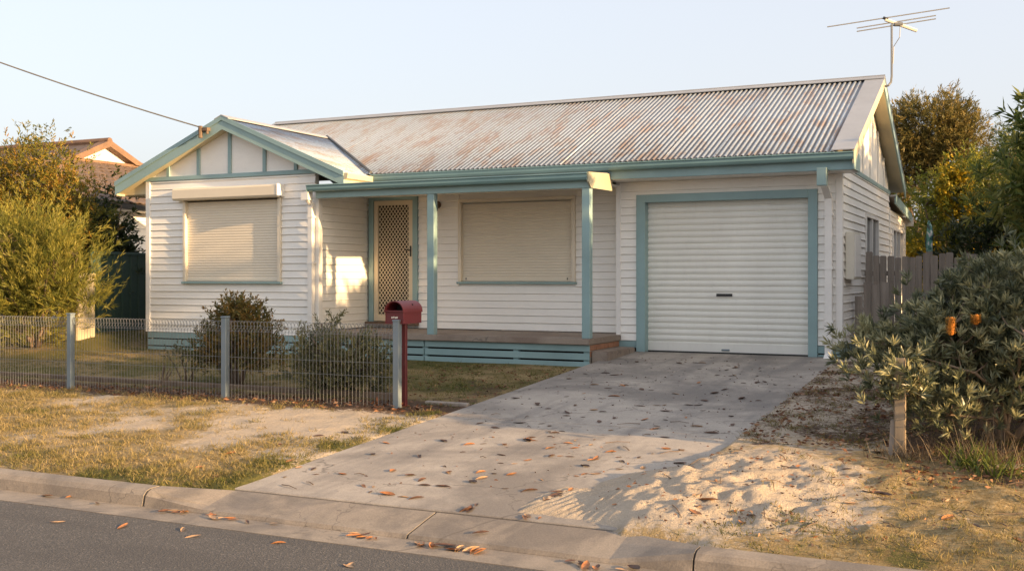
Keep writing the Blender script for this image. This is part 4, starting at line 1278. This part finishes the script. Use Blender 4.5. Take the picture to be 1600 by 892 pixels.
tree('pine_tree', 'dense dark green conifer with rounded clumps behind yellow blossom', 'tree', (-.15, 22.5, .5),
     [(0, 0, 3.2, .65, .6, .6, 34), (-.15, 0, 2.3, .8, .7, .6, 30), (.4, 0, 2.4, .8, .7, .8, 30)],
     LEAF['green'], [([(0, 0, 0), (.03, 0, 1.8), (0, 0, 3.2)], .10, .03)], .015, sprays=20, leaves=14, spread=.13, out=.7, up=.5, rand=.4, slen=.2, ang=.8, L=.09, W=.014)
tree('banksia_tree', 'tall broad leaved tree rising at the edge of the side yard', 'tree', (.85, 15.6, .5),
     [(0, 0, 2.9, .85, .8, .75, 60), (-.3, -.1, 2.1, .8, .7, .7, 56), (.7, 0, 2.3, .9, .9, 1.0, 50), (-.1, -.2, 1.4, .9, .7, .6, 46)],
     LEAF['green'], limbs(5, 3.0, .7, .06), .016, sprays=9, leaves=11, spread=.15, out=.7, up=.5, rand=.45, slen=.10, ang=.95, L=.19, W=.035, t0=.6, tint_up=.2)
tree('hedge_bush', 'dark green bush behind the far end of paling fence', 'bush', (-.25, 18.6, .5),
     [(0, 0, 1.3, 1.0, .7, .75, 60), (1.0, 0, 1.5, .9, .7, .9, 50)], LEAF['dark'], limbs(5, 1.6, .7, .05), .012,
     sprays=14, leaves=9, spread=.16, out=.7, up=.4, rand=.5, slen=.2, ang=.8, L=.13, W=.035)
tree('hedge_bush', 'russet and green bush at the rear corner of the house', 'bush', (-2.0, 27.5, .5),
     [(0, 0, 1.3, .8, .7, .8, 44)], LEAF['shrubA'], limbs(4, 1.6, .5, .05), .012,
     sprays=12, leaves=9, spread=.18, out=.7, up=.4, rand=.5, slen=.22, ang=.8, L=.14, W=.035)
# far tree line closing the horizon
C, O = lobe_points([(x + random.uniform(-2, 2), 62 + random.uniform(-4, 8), random.uniform(1.5, 3.2), 4, 3, 2.0, 26) for x in range(-75, 30, 6)])
V, F, tn, *_ = foliage_arrays(C, O, 10, 7, .5, .6, .3, .6, .5, .8, .7, .25)
tag(mesh_np('treeline', V, F, LEAF['casuarina'], None, tn, 'stuff'), 'far line of olive trees beyond the houses', 'trees')

# right foreground banksia
bk = tree('banksia_shrub', 'sprawling grey green banksia bush with orange flower spikes by the driveway', 'shrub', (-.16, 9.4, .25),
     [(-.36, .1, .84, .48, .5, .36, 60), (-.84, .15, .76, .30, .32, .20, 26), (-.72, -.80, .62, .22, .14, .13, 12), (.12, .1, 1.12, .55, .5, .38, 80), (.6, 0, 1.1, .6, .5, .5, 70), (-.2, -.2, .74, .5, .35, .24, 44), (.38, -.3, .80, .5, .35, .24, 40), (.75, .1, .62, .45, .35, .3, 26), (-.3, -.55, .36, .42, .22, .13, 18)],
     LEAF['banksia'], limbs(7, 1.0, .75, .028, .008) + [([(0.05, -.1, .1), (.0, -.35, .45), (-.18, -.5, .62), (-.38, -.55, .68)], .018, .008), ([(.1, -.2, .1), (-.05, -.5, .28), (-.35, -.6, .30), (-.55, -.62, .42)], .014, .006), ([(.25, -.4, .02), (.22, -.45, .3), (.12, -.5, .55), (.05, -.5, .72)], .014, .007)], .008, 'bark_pale',
     twigs=.75, sprays=9, leaves=17, spread=.09, out=.5, up=.85, rand=.4, slen=.06, ang=.75, L=.082, W=.0145, t0=.25, tint_up=.4)
for fx, fy, fz, hgt in ((-.50, 8.72, 1.16, .14), (-.33, 8.8, 1.24, .08)):
    mb = MB(); mb.tube([(fx, fy, fz), (fx, fy, fz + .01), (fx + .004, fy, fz + hgt * .5), (fx + .006, fy, fz + hgt - .012), (fx + .006, fy, fz + hgt)], [.010, .022, .025, .021, .008], 9)
    sp_ = mb.build('flower_spike', M['flower'], bk, smooth=True)
    n = 420
    hh = rng.uniform(.008, hgt - .008, n); aa = rng.uniform(0, 6.283, n)
    Dr = np.stack([np.cos(aa), np.sin(aa), rng.uniform(.1, .9, n)], 1)
    Pp = np.stack([fx + .024 * np.cos(aa), fy + .024 * np.sin(aa), fz + hh], 1)
    V, F = leaf_arrays(Pp, unit(Dr), rng.uniform(.014, .024, n), rng.uniform(.003, .005, n))
    mesh_np('styles', V, F, LEAF['spike'], sp_, np.repeat(rng.random(n), 4))
tree('understorey_bush', 'dark twiggy undergrowth bush beneath and behind the banksia', 'shrub', (.45, 11.0, .35),
     [(0, 0, .75, .9, .7, .6, 60), (-.75, .2, .45, .6, .5, .35, 30), (.8, 0, .8, .8, .7, .7, 40)], LEAF['dark'], limbs(6, 1.2, .8, .03), .008,
     sprays=10, leaves=9, spread=.11, out=.6, up=.5, rand=.5, slen=.14, ang=.8, L=.09, W=.022)
# strappy plants
def strap_plant(name, label, cat, x, y, n, L, W, mat_, sp=.10, parent_group=None):
    z = ground_z(x, y)
    o = empty(name, (x, y, z), label, cat, parent_group)
    V, F, T = [], [], []
    for k in range(n):
        a = random.uniform(0, 2 * math.pi); l = L * random.uniform(.6, 1.2)
        bx, by = x + random.gauss(0, sp), y + random.gauss(0, sp)
        d = Vector((math.cos(a), math.sin(a), 0)); s_ = Vector((-d.y, d.x, 0)) * W * .5
        t0 = random.random()
        lean = random.uniform(.25, .9)
        for j in range(4):
            t = j / 3
            p = Vector((bx, by, z - .01)) + d * l * lean * t + Vector((0, 0, l * (t * 1.0 - .55 * lean * t * t)))
            wd = (1 - t * .85)
            V += [p - s_ * wd, p + s_ * wd]; T += [t0, t0]
        b = len(V) - 8
        F += [(b + 2 * j, b + 2 * j + 1, b + 2 * j + 3, b + 2 * j + 2) for j in range(3)]
    mesh_np('leaves', [tuple(v) for v in V], F, mat_, o, T)
    return o
strap_plant('strap_leaf_plant', 'bright green strappy plant at the foot of the banksia', 'plant', -.12, 8.0, 60, .20, .018, LEAF['strap'], .09)
strap_plant('strap_leaf_plant', 'low green strappy clump beneath bare banksia stems', 'plant', -.32, 8.25, 70, .22, .018, LEAF['strap'], .09)
strap_plant('dry_grass_clump', 'dry brown grass clump around the timber post', 'plant', -.74, 8.46, 120, .20, .006, LEAF['straw'], .12)
strap_plant('dry_grass_clump', 'tangled straw coloured grass under the banksia', 'plant', -.25, 8.5, 200, .34, .006, LEAF['straw'], .22)

# shrubs behind the wire fence
def fence_shrub(label, x, y, lobes, lm, **kw):
    return tree('garden_shrub', label, 'shrub', (x, y, ground_z(x, y) - .02), lobes, lm, limbs(7, .75, .35, .022, .006), .006, 'bark', 'shrubs behind the wire fence', twigs=.8, **kw)
fence_shrub('upright olive and russet shrub behind the wire fence below the shuttered window', -8.62, 10.25,
            [(0, 0, .62, .36, .33, .30, 56), (-.32, 0, .42, .24, .25, .22, 22), (.25, 0, .45, .28, .28, .26, 30), (.08, 0, .86, .22, .22, .14, 16)],
            LEAF['shrubA'], sprays=9, leaves=15, spread=.06, out=.5, up=.8, rand=.4, slen=.14, ang=.75, L=.050, W=.017, tint_up=.3)
fence_shrub('rounded grey olive shrub behind the wire fence beside the mailbox', -6.93, 10.0,
            [(0, 0, .42, .46, .36, .32, 66), (-.28, 0, .30, .34, .3, .22, 30), (.3, 0, .32, .32, .3, .24, 30)],
            LEAF['shrubB'], sprays=9, leaves=15, spread=.06, out=.6, up=.6, rand=.5, slen=.13, ang=.75, L=.050, W=.015, tint_up=.2)
tree('garden_shrub', 'sparse small twiggy shrub between fence post and russet shrub', 'shrub', (-9.35, 10.2, ground_z(-9.35, 10.2)),
     [(0, 0, .28, .22, .2, .14, 16)], LEAF['shrubB'], limbs(5, .35, .2, .01, .003), .004, group='shrubs behind the wire fence', sprays=6, leaves=9, spread=.05, out=.5, up=.6, rand=.5, slen=.08, ang=.7, L=.04, W=.012)
tw = empty('dead_plant', (-9.5, 9.9, .3), 'leafless dark twig stump behind the wire fence', 'plant')
mb = MB()
for k in range(7):
    a = random.uniform(0, 6.28); h = random.uniform(.14, .30)
    mb.tube([(-9.5 + .06 * math.cos(a), 9.9 + .06 * math.sin(a), .26), (-9.5 + .09 * math.cos(a), 9.9 + .09 * math.sin(a), .26 + h * .6), (-9.5 + .15 * math.cos(a), 9.9 + .15 * math.sin(a), .28 + h)], [.012, .009, .004], 5)
mb.build('stems', M['bark'], tw)
# timber edging behind the fence and beside the mailbox
mb = MB(); mb.box(-12.4, -6.0, 9.86, 9.93, .2, .345); tag(bevel(mb.build('garden_edging', M['bark']), .01, 1), 'dark timber garden edging along the inside of the wire fence', 'edging')
mb = MB(); mb.box(-5.62, -5.12, 9.62, 9.69, .2, .315); tag(bevel(mb.build('garden_edging', M['paling']), .01, 1), 'short grey timber edging between the mailbox post and driveway', 'edging')

tree('shade_tree', 'unseen round crowned tree added to shade the mailbox', 'tree', (4.6, 8.65, .3),  # out of view; crown height set to throw shade on the mailbox
     [(0, 0, 3.0, .9, .75, .6, 110)], LEAF['dark'], [([(0, 0, 0), (.05, 0, 1.2), (0, 0, 2.9)], .07, .03)], .02, sprays=10, leaves=8, spread=.18, out=.6, up=.4, rand=.6, slen=.2, ang=.8, L=.20, W=.09, twigs=.3)
# off to the sunny side: unseen shrubs added and thinned to shade the garage end
for k, (sx, sy, h, w) in enumerate(((4.6, 9.7, 2.9, 1.0), (5.0, 10.9, 3.0, 1.2), (4.6, 12.0, 3.4, 1.2), (4.8, 13.7, 3.8, 1.3), (5.0, 15.6, 4.4, 1.3), (5.2, 17.4, 5.0, 1.4), (5.2, 19.4, 5.1, 1.5))):
    tree('shade_shrub', 'dense green shrub out of view, added to shade the garage end', 'shrub', (sx, sy, .5),
         [(0, 0, h * .42, w, w, h * .42, 170 if sy < 15 else 110), (random.uniform(-.3, .3), random.uniform(-.3, .3), h * .72, w * .85, w * .85, h * .26, 90 if sy < 15 else 60)] + ([(0, -.5, 4.2, .5, .45, .45, 8)] if k == 2 else []), LEAF['dark'], limbs(5, h * .8, w * .6, .06), .02,  # extra small lobe breaks up the sun patch by the front door
         group='unseen shade shrubs', sprays=10, leaves=8, spread=.22, out=.6, up=.4, rand=.6, slen=.2, ang=.8, L=.20, W=.09, twigs=.3)

# ------------------------------------------------------------------ grass, litter and fallen leaves
def blades(name, label, cat, n, area, prob, L, W, lm, tint):
    per = 13
    C = []
    while len(C) < n // per:
        x, y = random.uniform(area[0], area[1]), random.uniform(area[2], area[3])
        if random.random() < prob(x, y):
            C.append((x, y))
    P, T, S = [], [], []
    for x, y in C:
        big = random.random() ** 2
        t0 = tint(x, y) + random.gauss(0, .13)
        for _ in range(per):
            px, py = x + random.gauss(0, .012 + .03 * random.random()), max(5.83, y + random.gauss(0, .012 + .03 * random.random()))
            P.append((px, py, ground_z(px, py) - .005)); T.append(t0); S.append(.6 + .9 * big)
    n = len(P)
    P = np.array(P)
    D = unit(np.array([0, 0, 1.0]) + rng.normal(size=P.shape) * np.array([.8, .8, .1]))
    V, F = leaf_arrays(P, D, L * rng.uniform(.4, 1.3, n) * np.array(S), W * rng.uniform(.7, 1.3, n), 0)
    T = np.array(T) + rng.normal(size=n) * .10
    return tag(mesh_np(name, V, F, lm, None, np.repeat(np.clip(T, 0, 1), 4), 'stuff'), label, cat)
def p_verge(x, y):
    if x > DX0 - .02: return 0
    n = fbm(x, y, .75, 4); n2 = fbm(x + 31, y, 2.6, 3)
    s_ = sst(-9, -6.8, x) * sst(7.2, 8.2, y)
    return max(0.02, min(1, .38 + .9 * n + 1.2 * n2 + .5 * sst(6.5, 5.9, y) + .5 * sst(-5.7, -5.25, x) - .34 * s_))
def t_verge(x, y):
    n2 = fbm(x + 31, y, 2.6, 3)
    return .70 - .26 * sst(6.4, 5.9, y) - .28 * sst(-5.7, -5.2, x) - .5 * n2 - .1 * sst(-8.5, -12, x)
blades('verge_grass', 'patchy dry grass on the sandy verge', 'grass', 78000, (-14, DX0, 5.84, 9.2), p_verge, .05, .0048, LEAF['grass'], t_verge)
blades('lawn_grass', 'thin olive lawn between the wire fence and house', 'grass', 26000, (-16, DX0, 9.5, 13.9), lambda x, y: max(.05, min(1, .5 + 1.2 * fbm(x, y, .9, 4))) * (1 if y < 13.15 or x < -13.2 else 0), .045, .006, LEAF['grass'], lambda x, y: .36 + .5 * fbm(x, y, 1.3, 3))
def p_right(x, y):
    if x < -1.75 + .2 * fbm(x, y, 2, 2) and y < 8.6: return 0
    n2 = fbm(x + 31, y, 2.6, 3)
    return max(0.02, min(1, .03 + .7 * sst(6.8, 6.0, y) + 1.1 * n2 + .3 * sst(-1.2, -.3, x) + .3 * sst(8.5, 9.5, y)))
blades('verge_grass', 'short green and straw grass on the sandy ground by the kerb', 'grass', 24000, (DX1, .9, 5.84, 13.4), p_right, .045, .0045, LEAF['grass'], lambda x, y: .55 - .35 * sst(6.5, 6.0, y) * sst(-.5, -1.4, x) - .5 * fbm(x + 31, y, 2.6, 3))

def litter(name, label, n, area, prob, L):
    P = []
    while len(P) < n:
        x, y = random.uniform(area[0], area[1]), random.uniform(area[2], area[3])
        if random.random() < prob(x, y): P.append((x, y, ground_z(x, y) + random.uniform(0, .02)))
    P = np.array(P)
    D = unit(rng.normal(size=P.shape) * np.array([1, 1, .22]))
    V, F = leaf_arrays(P, D, L * rng.uniform(.5, 1.3, n), L * .38 * rng.uniform(.6, 1.3, n), .3)
    return tag(mesh_np(name, V, F, LEAF['litter'], None, np.repeat(rng.random(n), 4), 'stuff'), label, 'leaf litter')
litter('leaf_litter', 'band of brown leaf litter along the foot of the wire fence', 1500, (-14, -5.3, 8.9, 9.85), lambda x, y: math.exp(-((y - 9.3) / .22) ** 2), .06)
litter('leaf_litter', 'brown leaf litter scattered beneath the banksia and along the driveway edge', 2600, (DX1, .8, 7.3, 13.2), lambda x, y: max(.02, sst(7.9, 9.2, y) * (.35 + fbm(x, y, 2.2, 3)) + .75 * sst(-1.0, -.4, x) * math.exp(-((y - 7.9) / .35) ** 2)), .055)
litter('leaf_litter', 'thin leaf litter on bare lawn beside the mailbox', 420, (-7.0, -5.12, 9.9, 12.9), lambda x, y: .5, .05)
litter('leaf_litter', 'scraps of dry leaf and bark over the sand spill', 420, (-2.6, -.2, 6.0, 8.2), lambda x, y: max(.05, .35 + 1.3 * fbm(x, y, 2.0, 3)) * sst(-2.7, -1.6, x), .035)

mb = MB()
for _ in range(70):
    x, y = random.uniform(-2.5, .2), random.uniform(6.2, 9.6)
    if _ > 55: x = random.uniform(-4.9, -2.3)
    a = random.uniform(0, 6.28); l = random.uniform(.05, .22)
    g = lambda t: (x + math.cos(a) * l * t, y + math.sin(a) * l * t)
    mb.tube([(*g(t), max(ground_z(*g(t)), drive_z(g(t)[1]) if DX0 < g(t)[0] < DX1 else -1) + .006 + .008 * math.sin(3.14 * t)) for t in (0, .5, 1)], [.004, .0035, .002], 4)
tag(mb.build('fallen_twigs', M['bark'], kind='stuff'), 'thin dry twigs strewn over the sand and driveway', 'twigs')
def curled_leaf(seed):
    r_ = random.Random(seed)
    n = 6
    mb = MB()
    curl = r_.uniform(.35, 1.1); twist = r_.uniform(-.5, .5); bend = r_.uniform(-.25, .5)
    w = r_.uniform(.14, .24)
    rows_ = []
    for i in range(n + 1):
        t = i / n
        wd = w * math.sin(math.pi * min(1, .04 + t * .94)) ** .75
        row = []
        for s_ in (-1, -.5, 0, .5, 1):
            a = s_ * curl
            lx = math.sin(a) / max(curl, .3) * wd
            lz = (1 - math.cos(a)) / max(curl, .3) * wd * 1.1 + bend * (t - .5) ** 2 * .6
            c_, q = math.cos(twist * (t - .5)), math.sin(twist * (t - .5))
            row.append((t - .5, lx * c_ - lz * q, lz * c_ + lx * q + .02))
        rows_.append(row)
    vs_ = [p for r2 in rows_ for p in r2]
    mb.add(vs_, [(i * 5 + k, i * 5 + k + 1, i * 5 + k + 6, i * 5 + k + 5) for i in range(n) for k in range(4)])
    return mb
leaf_meshes = {}
for s_ in range(6):
    for c in range(3):
        mb = curled_leaf(s_)
        me = bpy.data.meshes.new('fallen_leaf'); me.from_pydata(mb.v, [], mb.f); me.materials.append(DEAD[c])
        me.polygons.foreach_set("use_smooth", [True] * len(me.polygons))
        leaf_meshes[s_, c] = me
DRIVE = [(-4.9, 7.75), (-5.05, 6.73), (-4.91, 6.73), (-4.96, 6.44), (-4.6, 6.66), (-4.3, 6.89), (-4.1, 6.82), (-3.94, 6.71), (-3.7, 6.59), (-3.95, 6.26), (-3.81, 6.24), (-4.11, 7.65), (-4.1, 8.0), (-4.2, 7.94), (-3.91, 8.02), (-4.15, 8.28), (-3.76, 7.65), (-3.64, 7.39), (-4.0, 7.15), (-3.55, 6.9), (-3.56, 6.78), (-3.65, 7.08), (-3.53, 7.06), (-3.26, 6.69), (-3.25, 6.24), (-3.25, 6.11), (-2.97, 5.76), (-4.55, 8.81), (-4.26, 9.72), (-4.37, 10.46), (-4.61, 10.99), (-4.27, 10.7), (-3.95, 10.48), (-3.9, 10.63), (-3.77, 11.15), (-3.33, 10.96), (-2.93, 10.64), (-2.95, 11.12), (-2.6, 10.87), (-2.42, 10.8), (-3.45, 10.14), (-3.12, 9.94), (-2.62, 10.22), (-2.79, 10.08), (-2.84, 9.68), (-2.98, 9.5), (-3.17, 9.46), (-3.46, 9.44), (-3.53, 9.23), (-3.76, 9.4), (-3.69, 9.73), (-3.68, 8.7), (-3.29, 8.88), (-2.62, 9.29), (-2.94, 9.08), (-2.75, 8.74), (-2.43, 9.04), (-2.35, 9.47), (-3.8, 8.27), (-3.69, 8.46), (-3.42, 8.37), (-3.28, 8.46), (-3.5, 8.03), (-3.22, 7.78), (-3.23, 8.25), (-2.98, 8.08), (-2.65, 8.1), (-2.6, 8.3), (-2.56, 7.6), (-2.71, 7.51), (-2.93, 7.2), (-2.9, 7.28), (-2.83, 7.3), (-3.12, 7.01), (-2.81, 6.8), (-2.87, 6.69), (-2.88, 6.53), (-2.73, 6.1), (-4.43, 12.09), (-4.39, 11.31), (-3.65, 11.12), (-3.31, 11.78), (-3.26, 12.4), (-3.6, 12.86), (-3.27, 12.88), (-2.83, 11.9), (-2.87, 12.92), (-2.81, 12.49), (-4.4, 13.59), (-4.88, 13.13), (-2.91, 11.39), (-2.63, 12.05)]
ROAD = [(-5.69, 5.01), (-5.21, 5.1), (-4.8, 5.2), (-4.62, 5.09), (-3.38, 4.97), (-4.05, 5.19), (-3.37, 4.94)]
GUT = [(-6.43, 5.57), (-5.9, 5.54), (-5.28, 5.54), (-5.18, 5.56), (-5.15, 5.59), (-4.92, 5.59), (-4.84, 5.53), (-4.7, 5.56), (-4.57, 5.54), (-3.73, 5.54), (-3.67, 5.52), (-3.61, 5.52), (-3.24, 5.51), (-3.15, 5.51), (-3.11, 5.56), (-3.02, 5.49), (-2.99, 5.53), (-2.89, 5.53), (-2.85, 5.52), (-2.3, 5.56), (-2.22, 5.5), (-2.18, 5.49), (-2.12, 5.48), (-1.98, 5.52)]
SAND = [(-1.33, 8.42), (-1.12, 7.74), (-1.01, 8.57), (-0.87, 7.16), (-0.81, 7.15), (-0.78, 7.03), (-0.96, 6.86), (-0.92, 7.25), (-1.34, 6.29), (-0.24, 6.47), (-0.03, 6.45), (-0.63, 7.93), (-0.4, 6.69), (-0.96, 8.36), (-1.5, 6.27), (-1.46, 6.33), (-1.78, 6.26), (-1.78, 6.53), (-1.8, 6.4), (-1.74, 7.69), (-1.86, 6.58)]
VERGE = [(-5.85, 6.87), (-5.42, 6.21), (-5.73, 6.39), (-5.7, 7.33), (-5.58, 7.72), (-5.47, 7.96), (-5.2, 6.82)]
CN = ['dark brown', 'orange', 'tan']
def lz(x, y):
    z = ground_z(x, y)
    if DX0 < x < DX1 and y > 6.01: z = max(z, drive_z(y))
    elif y < 5.63: z = .004 if y > 5.34 else 0
    elif y < 6.01: z = .03 + (y - 5.63) * .16 if -5.05 < x < -2.1 else .11
    return z
def fallen(lst, where, group, wts, smin, smax):
    for x, y in lst:
        c = random.choices((0, 1, 2), wts)[0]
        o = bpy.data.objects.new('fallen_leaf', leaf_meshes[random.randrange(6), c])
        COL.objects.link(o)
        big = random.random() ** 1.7
        s_ = smin + (smax - smin) * big
        spot = where if '%s' not in where else where % ('near the grass edge' if x < -4.2 else 'near the sandy side' if x > -2.95 else 'on the middle')
        size = 'large curled' if big > .6 else 'small curled' if big < .2 else 'curled'
        o.scale = (s_, s_, s_)
        o.location = (x, y, lz(x, y) + .001)
        o.rotation_euler = (random.choice((0, 0, R(175))) * 0 + random.uniform(-.15, .15), random.uniform(-.12, .12), random.uniform(0, 6.28))
        tag(o, '%s %s dead leaf lying %s' % (size, CN[c], spot), 'leaf', group)
for _ in range(70):
    a, b = random.uniform(-4.95, -2.3), 6.1 + random.random() ** 1.3 * 7.6
    DRIVE.append((a, b))
    if random.random() < .35: DRIVE.append((a + random.gauss(0, .06), b + random.gauss(0, .05)))
fallen([p for p in DRIVE if p[1] < 8.7], '%s of the sunlit lower driveway', 'fallen leaves on the lower driveway', (5, 4, 2), .055, .145)
fallen([p for p in DRIVE if p[1] >= 8.7], '%s of the shaded driveway', 'fallen leaves on the upper driveway', (9, 1, 1), .055, .14)
fallen(ROAD, 'on the grey asphalt road', 'fallen leaves on the road', (0, 3, 3), .09, .12)
GUT += [(x + random.gauss(0, .07), min(5.61, y + abs(random.gauss(0, .03)))) for x, y in GUT if random.random() < .8]
fallen(GUT, 'in the concrete kerb gutter', 'fallen leaves in the gutter', (3, 5, 3), .07, .15)
fallen(SAND, 'on the pale sand beside the driveway', 'fallen leaves on the sand', (3, 6, 2), .07, .15)
fallen(VERGE, 'on the dry grass verge by the driveway', 'fallen leaves on the verge', (3, 5, 1), .08, .12)
# small scraps blown over the driveway
V, F, T = [], [], []
n = 420
P = np.stack([rng.uniform(DX0 + .1, DX1 - .05, n), 6.05 + rng.random(n) ** .8 * 8.0, np.zeros(n)], 1)
P[:, 2] = [max(ground_z(a, b), drive_z(b)) + .003 for a, b, _ in P]
D = unit(rng.normal(size=P.shape) * np.array([1, 1, .1]))
V, F = leaf_arrays(P, D, rng.uniform(.012, .04, n), rng.uniform(.006, .014, n), .3)
tag(mesh_np('bark_scraps', V, F, LEAF['litter'], None, np.repeat(rng.random(n) * .5, 4), 'stuff'), 'tiny scraps of bark and leaf on the concrete driveway', 'leaf litter')
